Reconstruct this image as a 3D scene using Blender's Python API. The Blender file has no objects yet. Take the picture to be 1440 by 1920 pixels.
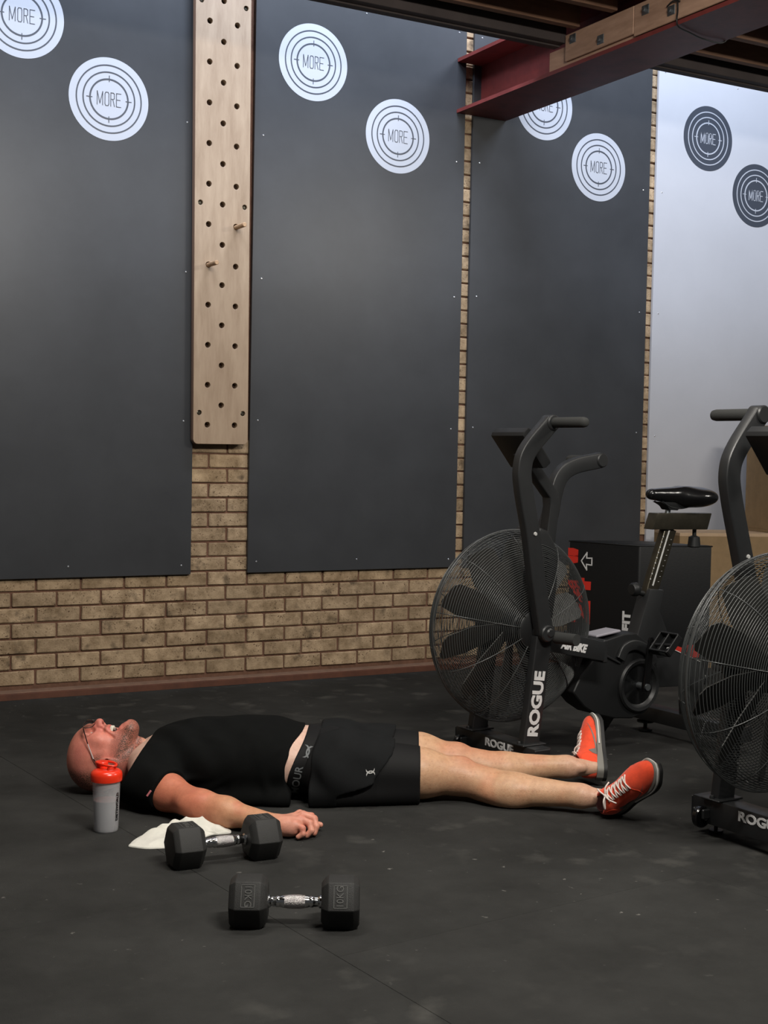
import bpy, bmesh, math, random
import numpy as np
from mathutils import Vector, Matrix

random.seed(7); np.random.seed(7)
SC = bpy.context.scene
COL = SC.collection
PI = math.pi

# ------------------------------------------------------------------ camera
cam_d = bpy.data.cameras.new('camera'); cam = bpy.data.objects.new('camera', cam_d); COL.objects.link(cam)
cam_d.sensor_fit = 'VERTICAL'; cam_d.sensor_height = 36.0; cam_d.lens = 36.0 * 2520 / 1920
cam_d.clip_start = 0.05; cam_d.clip_end = 60
def cam_axes(yaw, pitch, roll):
    cy, sy, cp, sp = math.cos(yaw), math.sin(yaw), math.cos(pitch), math.sin(pitch)
    f = Vector((sy * cp, cy * cp, sp)); r = Vector((cy, -sy, 0)); u = r.cross(f)
    cr, sr = math.cos(roll), math.sin(roll)
    return cr * r + sr * u, -sr * r + cr * u, f
_r, _u, _f = cam_axes(0.5068, -0.0432, 0.0200)
_m = Matrix((_r, _u, -_f)).transposed().to_4x4(); _m.translation = Vector((-1.583, -6.107, 1.140))
cam.matrix_world = _m
SC.camera = cam

# ------------------------------------------------------------------ view, world, lights
SC.view_settings.view_transform = 'Standard'; SC.view_settings.look = 'None'
SC.view_settings.gamma = 1.0; SC.view_settings.use_curve_mapping = False
SC.view_settings.exposure = 0.0
W = bpy.data.worlds.new('world'); SC.world = W; W.use_nodes = True
W.node_tree.nodes['Background'].inputs[0].default_value = (0.95, 0.97, 1.0, 1)
W.node_tree.nodes['Background'].inputs[1].default_value = 0.05

def area(name, loc, size, energy, color, target=None):
    d = bpy.data.lights.new(name, 'AREA'); d.shape = 'RECTANGLE'; d.size, d.size_y = size
    d.energy = energy; d.color = color
    o = bpy.data.objects.new(name, d); COL.objects.link(o); o.location = loc
    if target is not None:
        o.rotation_euler = (Vector(target) - Vector(loc)).to_track_quat('-Z', 'Y').to_euler()
    return o
area('high_lamp', (3.9, -1.45, 4.85), (1.5, 0.6), 120, (0.72, 0.82, 1.0), (3.7, 0.0, 2.8))
area('high_lamp', (1.5, -1.45, 4.85), (1.5, 0.6), 165, (0.72, 0.82, 1.0), (1.4, 0.0, 2.8))
area('high_lamp', (-0.9, -1.45, 4.85), (1.5, 0.6), 120, (0.72, 0.82, 1.0), (-0.9, 0.0, 2.8))
area('deck_lamp', (1.05, -2.35, 3.02), (1.1, 0.12), 19, (1.0, 0.95, 0.87))
area('deck_lamp', (-0.5, -2.8, 3.02), (1.1, 0.12), 30, (1.0, 0.95, 0.87))
area('deck_lamp', (0.2, -4.9, 2.98), (1.1, 0.30), 105, (1.0, 0.95, 0.87), (0.6, -2.0, 0.4))
area('deck_lamp', (3.6, -4.4, 2.98), (1.1, 0.30), 60, (1.0, 0.95, 0.87), (3.4, -1.2, 0.6))

# ------------------------------------------------------------------ materials
def lin(c):
    return tuple((x / 255 / 12.92) if x / 255 <= 0.04045 else ((x / 255 + 0.055) / 1.055) ** 2.4 for x in c)
def mat(name, rgb, rough=0.5, metal=0.0, spec=0.5, noise=0.0, nscale=20.0, bump=0.0, bscale=200.0, rgb2=None, stretch=None,
        coat=0.0, sheen=0.0, attr=None, sss=0.0, objrand=0.0, hair=False):
    m = bpy.data.materials.new(name); m.use_nodes = True
    nt = m.node_tree; N = nt.nodes; Lk = nt.links; b = N['Principled BSDF']
    b.inputs['Roughness'].default_value = rough; b.inputs['Metallic'].default_value = metal
    b.inputs['Specular IOR Level'].default_value = spec
    b.inputs['Coat Weight'].default_value = coat; b.inputs['Sheen Weight'].default_value = sheen
    if sss:
        b.inputs['Subsurface Weight'].default_value = sss; b.inputs['Subsurface Radius'].default_value = (1, 0.35, 0.2)
        b.inputs['Subsurface Scale'].default_value = 0.008
    c = lin(rgb) + (1,)
    b.inputs['Base Color'].default_value = c
    tc = N.new('ShaderNodeTexCoord'); vec = tc.outputs['Object']
    if name in ('brick_face', 'rubber_mat'): vec = N.new('ShaderNodeNewGeometry').outputs['Position']
    if stretch:
        mp = N.new('ShaderNodeMapping'); mp.inputs['Scale'].default_value = stretch
        Lk.new(vec, mp.inputs[0]); vec = mp.outputs[0]
    src = None; hairm = None
    if attr:
        a = N.new('ShaderNodeAttribute'); a.attribute_name = attr; src = a.outputs['Color']
    if noise or rgb2:
        n = N.new('ShaderNodeTexNoise'); n.inputs['Scale'].default_value = nscale; n.inputs['Detail'].default_value = 6
        n.inputs['Roughness'].default_value = 0.65
        Lk.new(vec, n.inputs['Vector'])
        ramp = N.new('ShaderNodeMapRange'); ramp.inputs[1].default_value = 0.3; ramp.inputs[2].default_value = 0.7
        Lk.new(n.outputs[0], ramp.inputs[0])
        mx = N.new('ShaderNodeMix'); mx.data_type = 'RGBA'
        Lk.new(ramp.outputs[0], mx.inputs[0])
        if rgb2:
            mx.inputs[6].default_value = c; mx.inputs[7].default_value = lin(rgb2) + (1,)
        elif src:
            ml = N.new('ShaderNodeMix'); ml.data_type = 'RGBA'; ml.blend_type = 'MULTIPLY'; ml.inputs[0].default_value = 1
            ml.inputs[7].default_value = (1 - noise, 1 - noise * 1.2, 1 - noise * 1.3, 1)
            Lk.new(src, ml.inputs[6]); Lk.new(ml.outputs[2], mx.inputs[6]); Lk.new(src, mx.inputs[7])
        else:
            mx.inputs[6].default_value = tuple(x * (1 - noise) for x in c[:3]) + (1,)
            mx.inputs[7].default_value = tuple(min(1, x * (1 + noise)) for x in c[:3]) + (1,)
        src = mx.outputs[2]
    if hair:
        a2 = N.new('ShaderNodeAttribute'); a2.attribute_name = 'Hair'
        hn = N.new('ShaderNodeTexNoise'); hn.inputs['Scale'].default_value = 520; hn.inputs['Detail'].default_value = 3
        mp2 = N.new('ShaderNodeMapping'); mp2.inputs['Scale'].default_value = (0.55, 1, 1); mp2.inputs['Rotation'].default_value = (0, 0.5, 0)
        Lk.new(tc.outputs['Object'], mp2.inputs[0]); Lk.new(mp2.outputs[0], hn.inputs['Vector'])
        hr = N.new('ShaderNodeMapRange'); hr.inputs[1].default_value = 0.36; hr.inputs[2].default_value = 0.60; hr.inputs[3].default_value = 0.25; hr.inputs[4].default_value = 1.25
        Lk.new(hn.outputs[0], hr.inputs[0]); hm = N.new('ShaderNodeMath'); hm.operation = 'MULTIPLY'; hm.use_clamp = True
        Lk.new(a2.outputs['Fac'], hm.inputs[0]); Lk.new(hr.outputs[0], hm.inputs[1])
        hx = N.new('ShaderNodeMix'); hx.data_type = 'RGBA'; Lk.new(hm.outputs[0], hx.inputs[0]); Lk.new(src, hx.inputs[6]); hx.inputs[7].default_value = lin((74, 58, 46)) + (1,); src = hx.outputs[2]
    if objrand:
        oi = N.new('ShaderNodeObjectInfo')
        mr = N.new('ShaderNodeMapRange'); mr.inputs[3].default_value = 1 - objrand; mr.inputs[4].default_value = 1 + objrand * 0.6
        Lk.new(oi.outputs['Random'], mr.inputs[0])
        vm = N.new('ShaderNodeVectorMath'); vm.operation = 'SCALE'
        if src: Lk.new(src, vm.inputs[0])
        else: vm.inputs[0].default_value = c[:3]
        Lk.new(mr.outputs[0], vm.inputs['Scale']); src = vm.outputs[0]
    if src: Lk.new(src, b.inputs['Base Color'])
    if bump:
        n2 = N.new('ShaderNodeTexNoise'); n2.inputs['Scale'].default_value = bscale; n2.inputs['Detail'].default_value = 5
        Lk.new(vec, n2.inputs['Vector'])
        bp = N.new('ShaderNodeBump'); bp.inputs['Strength'].default_value = bump; bp.inputs['Distance'].default_value = 0.002
        Lk.new(n2.outputs[0], bp.inputs['Height']); Lk.new(bp.outputs[0], b.inputs['Normal'])
    return m

M = {}
M['rubber'] = mat('rubber_mat', (53, 53, 52), 0.95, noise=0.24, nscale=2.6, bump=0.5, bscale=350, spec=0.03, objrand=0.05)
def add_specks(m, scale, lo, hi, col, mscale=1.3, mlo=0.5, mhi=0.62):
    nt = m.node_tree; N = nt.nodes; Lk = nt.links; b = N['Principled BSDF']
    tc = N.new('ShaderNodeNewGeometry'); n1 = N.new('ShaderNodeTexNoise'); n1.inputs['Scale'].default_value = scale; n1.inputs['Detail'].default_value = 4
    n2 = N.new('ShaderNodeTexNoise'); n2.inputs['Scale'].default_value = mscale; n2.inputs['Detail'].default_value = 3
    Lk.new(tc.outputs['Position'], n1.inputs['Vector']); Lk.new(tc.outputs['Position'], n2.inputs['Vector'])
    r1 = N.new('ShaderNodeMapRange'); r1.inputs[1].default_value = lo; r1.inputs[2].default_value = hi; Lk.new(n1.outputs[0], r1.inputs[0])
    r2 = N.new('ShaderNodeMapRange'); r2.inputs[1].default_value = mlo; r2.inputs[2].default_value = mhi; r2.inputs[3].default_value = 0.12; Lk.new(n2.outputs[0], r2.inputs[0])
    mu = N.new('ShaderNodeMath'); mu.operation = 'MULTIPLY'; Lk.new(r1.outputs[0], mu.inputs[0]); Lk.new(r2.outputs[0], mu.inputs[1])
    mx = N.new('ShaderNodeMix'); mx.data_type = 'RGBA'; Lk.new(mu.outputs[0], mx.inputs[0])
    old = b.inputs['Base Color'].links[0].from_socket if b.inputs['Base Color'].links else None
    if old: Lk.new(old, mx.inputs[6])
    else: mx.inputs[6].default_value = b.inputs['Base Color'].default_value
    mx.inputs[7].default_value = lin(col) + (1,); Lk.new(mx.outputs[2], b.inputs['Base Color'])
add_specks(M['rubber'], 34, 0.685, 0.74, (118, 116, 112))
add_specks(M['rubber'], 7, 0.56, 0.80, (84, 83, 80), 0.8, 0.45, 0.6)
M['subfloor'] = mat('subfloor', (22, 21, 20), 0.9)
M['brick'] = mat('brick_face', (184, 160, 130), 0.92, nscale=14, rgb2=(120, 100, 76), bump=1.0, bscale=160, objrand=0.16, spec=0.2)
M['mortar'] = mat('mortar', (104, 74, 58), 0.95, noise=0.25, nscale=30, bump=0.8, bscale=200)
add_specks(M['brick'], 120, 0.60, 0.68, (74, 56, 42), 6, 0.35, 0.6)
add_specks(M['brick'], 16, 0.58, 0.72, (92, 78, 62), 9, 0.45, 0.6)
M['darkpanel'] = mat('dark_panel', (56, 57, 59), 0.35, noise=0.14, nscale=2.5, spec=0.30)
M['whitepanel'] = mat('white_panel', (176, 176, 180), 0.42, noise=0.03, nscale=3.0, spec=0.4)
M['decal_white'] = mat('decal_white', (166, 168, 174), 0.4)
M['decal_dark'] = mat('decal_dark', (60, 64, 72), 0.4)
M['ply'] = mat('birch_plywood', (160, 138, 114), 0.5, nscale=5, rgb2=(136, 113, 90), stretch=(5, 5, 0.8), bump=0.1, bscale=60)
M['plyedge'] = mat('plywood_edge', (150, 118, 96), 0.7, nscale=60, rgb2=(118, 90, 72), stretch=(1, 12, 0.1))
M['hole'] = mat('hole_lining', (60, 40, 28), 0.9)
M['peg'] = mat('wooden_peg', (176, 142, 108), 0.6, noise=0.2, nscale=40)
M['redsteel'] = mat('red_oxide_steel', (116, 48, 44), 0.55, noise=0.25, nscale=8, bump=0.2, bscale=60)
M['timber'] = mat('packing_timber', (192, 156, 132), 0.7, nscale=4, rgb2=(158, 124, 102), stretch=(6, 1, 6), bump=0.2, bscale=40)
M['joist'] = mat('joist_timber', (140, 106, 84), 0.8, nscale=5, rgb2=(112, 82, 64), stretch=(1, 6, 6))
M['joistgrey'] = mat('trimmer_timber', (66, 58, 56), 0.85, noise=0.2, nscale=6)
M['deck'] = mat('deck_boards', (70, 54, 44), 0.9, noise=0.2, nscale=6)
M['trim'] = mat('painted_skirting', (86, 50, 34), 0.7, noise=0.25, nscale=12)
M['trimtop'] = mat('pale_skirting_top', (112, 86, 70), 0.85, noise=0.2, nscale=20)  # ledge top in a paler brown than the skirting front
M['zinc'] = mat('zinc_steel', (150, 155, 158), 0.35, metal=0.9)
M['screw'] = mat('screw_head', (200, 200, 200), 0.3, metal=0.7)
M['black'] = mat('black_powder_coat', (34, 35, 36), 0.42, noise=0.08, nscale=30, spec=0.5)
M['blackmatte'] = mat('black_plastic', (25, 26, 27), 0.5, spec=0.4)
M['wire'] = mat('cage_wire_paint', (62, 64, 64), 0.32, spec=0.6)
M['blade'] = mat('fan_blade_steel', (66, 66, 64), 0.5, metal=0.3, noise=0.1, nscale=8)
M['gloss'] = mat('gloss_black', (14, 14, 15), 0.18, spec=0.6)
M['saddle'] = mat('saddle_vinyl', (16, 16, 17), 0.22, spec=0.6, bump=0.1, bscale=300)
M['foam'] = mat('foam_grip', (44, 45, 44), 0.85, bump=0.3, bscale=400)
M['steelrail'] = mat('worn_seat_rail', (74, 70, 60), 0.32, metal=0.75, noise=0.3, nscale=12)
M['paint_white'] = mat('white_print', (214, 214, 214), 0.5)
M['plate'] = mat('grey_plate', (150, 148, 156), 0.4)
M['lightstrip'] = mat('scale_strip', (190, 190, 188), 0.4)
M['vinyl'] = mat('black_vinyl_cover', (13, 14, 16), 0.5, bump=0.15, bscale=120, spec=0.45)
M['redprint'] = mat('red_print', (206, 48, 36), 0.5)
M['mdf'] = mat('plywood_box', (136, 112, 80), 0.75, noise=0.14, nscale=14, bump=0.15, bscale=80)
M['mdftop'] = mat('plywood_box_edge', (176, 150, 122), 0.75, noise=0.1, nscale=14)
M['dbrubber'] = mat('dumbbell_rubber', (36, 36, 35), 0.62, noise=0.1, nscale=30, bump=0.35, bscale=500, spec=0.45)
M['dbletter'] = mat('dumbbell_lettering', (84, 84, 82), 0.5)
M['chrome'] = mat('chrome', (225, 225, 225), 0.13, metal=1.0)
M['knurl'] = mat('knurled_chrome', (205, 200, 200), 0.28, metal=1.0, bump=1.0, bscale=700)
M['lid'] = mat('red_lid_plastic', (238, 54, 26), 0.25, spec=0.6)
M['towel'] = mat('towel_cotton', (226, 224, 214), 0.95, noise=0.05, nscale=60, bump=0.6, bscale=500, sheen=0.3)
M['skin'] = mat('skin', (200, 150, 120), 0.45, attr='Col', noise=0.20, nscale=48, bump=0.25, bscale=260, spec=0.4, sss=0.12, hair=True)
M['shirt'] = mat('black_jersey', (16, 17, 17), 0.9, noise=0.1, nscale=20, bump=0.3, bscale=600, sheen=0.0, spec=0.08)
M['shorts'] = mat('charcoal_shorts', (25, 26, 27), 0.85, noise=0.1, nscale=15, bump=0.25, bscale=500, sheen=0.0, spec=0.12)
M['lycra'] = mat('black_lycra', (15, 15, 16), 0.7, bump=0.1, bscale=600, spec=0.25)
M['greyprint'] = mat('grey_print', (104, 108, 110), 0.6)
M['silverprint'] = mat('silver_print', (176, 176, 174), 0.5)
M['pinktag'] = mat('pink_tag', (205, 120, 125), 0.6)
M['suede'] = mat('red_suede', (236, 78, 44), 0.8, noise=0.12, nscale=40, bump=0.3, bscale=400, sheen=0.2, spec=0.3)
M['midsole'] = mat('grey_midsole', (120, 118, 112), 0.6)
M['whiterubber'] = mat('white_sole_stripe', (205, 203, 198), 0.5)
M['outsole'] = mat('black_outsole', (26, 26, 27), 0.65)
M['lace'] = mat('white_lace', (226, 214, 206), 0.8)
M['swoosh'] = mat('grey_side_mark', (120, 112, 108), 0.5)
M['lining'] = mat('dark_shoe_lining', (60, 16, 16), 0.8)
M['eyewhite'] = mat('eye', (220, 210, 200), 0.2)
M['teeth'] = mat('teeth', (226, 220, 205), 0.25)
M['frame'] = mat('spectacle_frame', (34, 18, 20), 0.2)
M['framewhite'] = mat('spectacle_temple', (206, 196, 194), 0.3)
M['cable'] = mat('black_cable', (20, 20, 20), 0.5)
def glassy(name, rgb, rough, trans, ior=1.45, alpha=1.0):
    m = mat(name, rgb, rough); b = m.node_tree.nodes['Principled BSDF']
    b.inputs['Transmission Weight'].default_value = trans; b.inputs['IOR'].default_value = ior
    return m
M['bottle'] = glassy('frosted_bottle_plastic', (252, 252, 255), 0.35, 0.0, 1.3)
M['water'] = glassy('water', (84, 86, 92), 0.15, 0.0, 1.33)
for _n, _a in (('bottle', 0.20), ('water', 0.80)): M[_n].node_tree.nodes['Principled BSDF'].inputs['Alpha'].default_value = _a
M['lens'] = glassy('spectacle_lens', (250, 250, 250), 0.02, 1.0, 1.01)

# ------------------------------------------------------------------ mesh helpers
def smooth_mesh(me, ang=None):
    for p in me.polygons: p.use_smooth = True
    if ang is not None:
        try: me.set_sharp_from_angle(angle=ang)
        except Exception: pass
def obj(name, bm, m, parent=None, smooth=None, loc=None):
    if isinstance(bm, bmesh.types.BMesh):
        bmesh.ops.recalc_face_normals(bm, faces=bm.faces)
        me = bpy.data.meshes.new(name); bm.to_mesh(me); bm.free()
    else: me = bm
    if m is not None and not me.materials:
        me.materials.append(M[m] if isinstance(m, str) else m)
    if smooth is not None: smooth_mesh(me, smooth)
    o = bpy.data.objects.new(name, me); COL.objects.link(o)
    if parent is not None: o.parent = parent
    if loc is not None: o.location = loc
    return o
def tag(o, label=None, cat=None, group=None, kind=None):
    if label: o['label'] = label
    if cat: o['category'] = cat
    if group: o['group'] = group
    if kind: o['kind'] = kind
    return o
def empty(name, loc=(0, 0, 0), rz=0, parent=None):
    o = bpy.data.objects.new(name, None); COL.objects.link(o); o.location = loc; o.rotation_euler = (0, 0, rz)
    o.empty_display_size = 0.05
    if parent is not None: o.parent = parent
    return o
def bmnew(): return bmesh.new()
def box(bm, c, s, bev=0.0, rot=None, seg=1):
    t = bmesh.new(); bmesh.ops.create_cube(t, size=1)
    bmesh.ops.scale(t, vec=s, verts=t.verts)
    if bev > 0: bmesh.ops.bevel(t, geom=t.edges[:], offset=bev, segments=seg, profile=0.6, affect='EDGES')
    mtx = Matrix.Translation(c) @ (rot.to_4x4() if rot is not None else Matrix())
    bmesh.ops.transform(t, matrix=mtx, verts=t.verts)
    join(bm, t); return bm
def join(bm, t):
    me = bpy.data.meshes.new('tmp'); t.to_mesh(me); t.free(); bm.from_mesh(me); bpy.data.meshes.remove(me)
def prism(bm, poly, lo, hi, axis='y', bev=0.0, seg=2):
    """extrude a 2D polygon. axis y: poly is (x,z); axis z: poly is (x,y); axis x: poly is (y,z)"""
    t = bmesh.new()
    def P(a, b, c): return {'y': (a, c, b), 'z': (a, b, c), 'x': (c, a, b)}[axis]
    A = [t.verts.new(P(a, b, lo)) for a, b in poly]; B = [t.verts.new(P(a, b, hi)) for a, b in poly]
    t.faces.new(A); t.faces.new(B[::-1]); n = len(poly)
    for i in range(n): t.faces.new((A[i], A[(i + 1) % n], B[(i + 1) % n], B[i]))
    bmesh.ops.recalc_face_normals(t, faces=t.faces)
    if bev > 0:
        es = [e for e in t.edges if len(e.link_faces) == 2 and e.calc_face_angle(0) > 0.6]
        bmesh.ops.bevel(t, geom=es, offset=bev, segments=seg, profile=0.6, affect='EDGES')
    join(bm, t); return bm
def tube(bm, pts, r, n=10, closed=False, cap=True, up=(0, 0, 1), sec=None):
    """sweep a circle (or custom 2D section list) along pts; r may be a list"""
    pts = [Vector(p) for p in pts]; N = len(pts); rings = []
    rr = r if isinstance(r, (list, tuple)) else [r] * N
    upv = Vector(up); prev = None
    for i, p in enumerate(pts):
        if closed: d = pts[(i + 1) % N] - pts[i - 1]
        elif i == 0: d = pts[1] - p
        elif i == N - 1: d = p - pts[i - 1]
        else: d = (pts[i + 1] - p).normalized() + (p - pts[i - 1]).normalized()
        d.normalize()
        a = prev if (prev is not None and sec is None) else upv
        s = d.cross(a)
        if s.length < 1e-4: s = d.cross(Vector((1, 0, 0)))
        s.normalize(); a2 = s.cross(d).normalized(); prev = a2
        ring = []
        S = sec if sec is not None else [(math.cos(2 * PI * k / n), math.sin(2 * PI * k / n)) for k in range(n)]
        for (cx, cy) in S: ring.append(bm.verts.new(p + s * cx * rr[i] + a2 * cy * rr[i]))
        rings.append(ring)
    m = len(rings[0])
    for i in range(N if closed else N - 1):
        A, B = rings[i], rings[(i + 1) % N]
        for k in range(m): bm.faces.new((A[k], A[(k + 1) % m], B[(k + 1) % m], B[k]))
    if cap and not closed:
        bm.faces.new(rings[0][::-1]); bm.faces.new(rings[-1])
    return bm
def rsec(w, h, b):
    """rounded rectangle section"""
    w /= 2; h /= 2
    out = []
    for sx, sy, a0 in ((1, 1, 0), (-1, 1, 90), (-1, -1, 180), (1, -1, 270)):
        for k in range(4):
            a = math.radians(a0 + 30 * k); out.append((sx * (w - b) + b * math.cos(a), sy * (h - b) + b * math.sin(a)))
    return out
def catmull(pts, n=6):
    P = [Vector(p) for p in pts]; P = [2 * P[0] - P[1]] + P + [2 * P[-1] - P[-2]]; out = []
    for i in range(1, len(P) - 2):
        for k in range(n):
            t = k / n
            out.append(0.5 * ((2 * P[i]) + (-P[i - 1] + P[i + 1]) * t + (2 * P[i - 1] - 5 * P[i] + 4 * P[i + 1] - P[i + 2]) * t * t
                              + (-P[i - 1] + 3 * P[i] - 3 * P[i + 1] + P[i + 2]) * t ** 3))
    out.append(P[-2]); return out
def lathe(bm, prof, n=32, axis='z', c=(0, 0, 0), a0=0.0):
    c = Vector(c); rings = []
    for (r, h) in prof:
        ring = []
        for k in range(n):
            a = a0 + 2 * PI * k / n
            x, y = r * math.cos(a), r * math.sin(a)
            v = {'z': (x, y, h), 'y': (x, h, y), 'x': (h, x, y)}[axis]
            ring.append(bm.verts.new(c + Vector(v)))
        rings.append(ring)
    for A, B in zip(rings[:-1], rings[1:]):
        for k in range(n): bm.faces.new((A[k], A[(k + 1) % n], B[(k + 1) % n], B[k]))
    if prof[0][0] > 1e-6: bm.faces.new(rings[0][::-1])
    if prof[-1][0] > 1e-6: bm.faces.new(rings[-1])
    bmesh.ops.remove_doubles(bm, verts=bm.verts, dist=1e-6)
    return bm
def text_mesh(s, size, bold=0.0, ext=0.0008, sx=1.0, shear=0.0, spacing=1.0):
    """mesh of a text lying in local XY (reading +X, up +Y), centred"""
    cu = bpy.data.curves.new('lettering', 'FONT'); cu.body = s; cu.size = size; cu.extrude = ext; cu.offset = bold
    cu.align_x = 'CENTER'; cu.align_y = 'CENTER'; cu.shear = shear; cu.space_character = spacing; cu.resolution_u = 3
    t = bpy.data.objects.new('tmp_text', cu); COL.objects.link(t)
    bpy.context.view_layer.update()
    me = bpy.data.meshes.new_from_object(t.evaluated_get(bpy.context.evaluated_depsgraph_get()))
    bpy.data.objects.remove(t); bpy.data.curves.remove(cu)
    me.transform(Matrix.Diagonal((sx, 1, 1, 1))); me.materials.clear()
    return me
def frame_m(origin, X, Y):
    X = Vector(X).normalized(); Y = Vector(Y); Z = X.cross(Y).normalized(); Y = Z.cross(X)
    m = Matrix((X, Y, Z)).transposed().to_4x4(); m.translation = Vector(origin); return m
def strokes(lines, w, ext):
    """flat stroke lettering: list of polylines in XY -> mesh bars"""
    bm = bmesh.new()
    for ln in lines:
        for (a, b) in zip(ln[:-1], ln[1:]):
            a = Vector((a[0], a[1], 0)); b = Vector((b[0], b[1], 0)); d = (b - a); L = d.length
            ang = math.atan2(d.y, d.x)
            box(bm, (a + b) / 2, (L + w * 0.9, w, ext), 0, Matrix.Rotation(ang, 3, 'Z'))
    return bm

# ------------------------------------------------------------------ implicit surfaces
class Grid:
    def __init__(s, lo, hi, h):
        s.lo = np.array(lo, float); s.h = h
        n = np.ceil((np.array(hi) - s.lo) / h).astype(int) + 1
        ax = [np.arange(k) * h + s.lo[i] for i, k in enumerate(n)]
        s.P = np.stack(np.meshgrid(*ax, indexing='ij'), -1).astype(np.float32)
def V3(a): return np.array(a, np.float32)
def s_ell(P, c, r, rot=None):
    q = P - V3(c)
    if rot is not None: q = q @ V3(rot)
    r = V3(r); k0 = np.sqrt(((q / r) ** 2).sum(-1)); k1 = np.sqrt(((q / (r * r)) ** 2).sum(-1)) + 1e-9
    return k0 * (k0 - 1) / k1
def s_cone(P, a, b, r1, r2, flat=None, f=1.0):
    a = V3(a); b = V3(b); pa = P - a; ba = b - a
    h = np.clip((pa @ ba) / float(ba @ ba), 0, 1)
    q = pa - h[..., None] * ba
    if flat is not None:
        n = V3(flat); n = n / np.linalg.norm(n); k = (q @ n); q = q + (k * (1 / f - 1))[..., None] * n
        d = np.sqrt((q * q).sum(-1)) - (r1 + (r2 - r1) * h)
        return d * min(1.0, f)
    return np.sqrt((q * q).sum(-1)) - (r1 + (r2 - r1) * h)
def smin(a, b, k):
    h = np.maximum(k - np.abs(a - b), 0) / k
    return np.minimum(a, b) - h * h * k * 0.25
def smax(a, b, k): return -smin(-a, -b, k)
def snet(g, V):
    """naive surface nets"""
    s = V < 0; nx, ny, nz = V.shape
    c = np.zeros((nx - 1, ny - 1, nz - 1), np.int16)
    offs = [(i, j, k) for i in (0, 1) for j in (0, 1) for k in (0, 1)]
    for (i, j, k) in offs: c += s[i:nx - 1 + i, j:ny - 1 + j, k:nz - 1 + k]
    act = (c > 0) & (c < 8); idx = -np.ones(act.shape, np.int64); cells = np.argwhere(act); idx[act] = np.arange(len(cells))
    acc = np.zeros((len(cells), 3)); cnt = np.zeros(len(cells))
    edges = [(a, b) for a in offs for b in offs if a < b and sum(abs(a[t] - b[t]) for t in range(3)) == 1]
    for a, b in edges:
        va = V[cells[:, 0] + a[0], cells[:, 1] + a[1], cells[:, 2] + a[2]]; vb = V[cells[:, 0] + b[0], cells[:, 1] + b[1], cells[:, 2] + b[2]]
        m = (va < 0) != (vb < 0); t = np.where(m, va / (va - vb + 1e-20), 0)
        p = np.array(a)[None] + t[:, None] * (np.array(b) - np.array(a))[None]
        acc[m] += p[m]; cnt[m] += 1
    verts = (cells + acc / cnt[:, None]) * g.h + g.lo
    F = []
    for ax in range(3):
        o1, o2 = [d for d in range(3) if d != ax]
        A = [slice(None)] * 3; B = [slice(None)] * 3; A[ax] = slice(0, -1); B[ax] = slice(1, None)
        sa, sb = s[tuple(A)], s[tuple(B)]; e = np.argwhere(sa != sb)
        e = e[(e[:, o1] > 0) & (e[:, o2] > 0) & (e[:, o1] < V.shape[o1] - 1) & (e[:, o2] < V.shape[o2] - 1)]
        q = []
        for (d1, d2) in ((1, 1), (0, 1), (0, 0), (1, 0)):
            t = e.copy(); t[:, o1] -= d1; t[:, o2] -= d2; q.append(idx[t[:, 0], t[:, 1], t[:, 2]])
        q = np.stack(q, 1); inside = sa[e[:, 0], e[:, 1], e[:, 2]]
        if ax == 1: inside = ~inside
        q[~inside] = q[~inside][:, ::-1]
        F.append(q[(q >= 0).all(1)])
    return verts, np.concatenate(F)
def pd_mesh(name, verts, faces):
    me = bpy.data.meshes.new(name)
    me.vertices.add(len(verts)); me.vertices.foreach_set('co', np.asarray(verts, np.float32).ravel())
    me.loops.add(faces.size); me.loops.foreach_set('vertex_index', faces.astype(np.int32).ravel())
    me.polygons.add(len(faces)); me.polygons.foreach_set('loop_start', np.arange(0, faces.size, faces.shape[1], dtype=np.int32))
    try: me.polygons.foreach_set('loop_total', np.full(len(faces), faces.shape[1], np.int32))
    except Exception: pass
    me.update(calc_edges=True); me.validate()
    for p in me.polygons: p.use_smooth = True
    return me
def sdf_mesh(name, f, lo, hi, h):
    g = Grid(lo, hi, h); v, q = snet(g, f(g.P)); return pd_mesh(name, v, q)
def march(f, o, d, tmax=0.3, n=240):
    """first hit from o (array Nx3) along d"""
    o = np.asarray(o, np.float32); d = V3(d) / np.linalg.norm(d); t = np.zeros(len(o), np.float32)
    for _ in range(60): t = np.minimum(t + np.maximum(f(o + t[:, None] * d), -0.002) * 0.8, tmax)
    return o + t[:, None] * d
def drape(me, mtx, f, d, lift=0.0012):
    """lay a flat mesh on an implicit surface along direction d"""
    me.transform(mtx); co = np.zeros(len(me.vertices) * 3, np.float32); me.vertices.foreach_get('co', co); co = co.reshape(-1, 3)
    p = march(f, co, d); p -= V3(d) / np.linalg.norm(d) * lift
    me.vertices.foreach_set('co', p.ravel()); me.update(); return me

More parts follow.
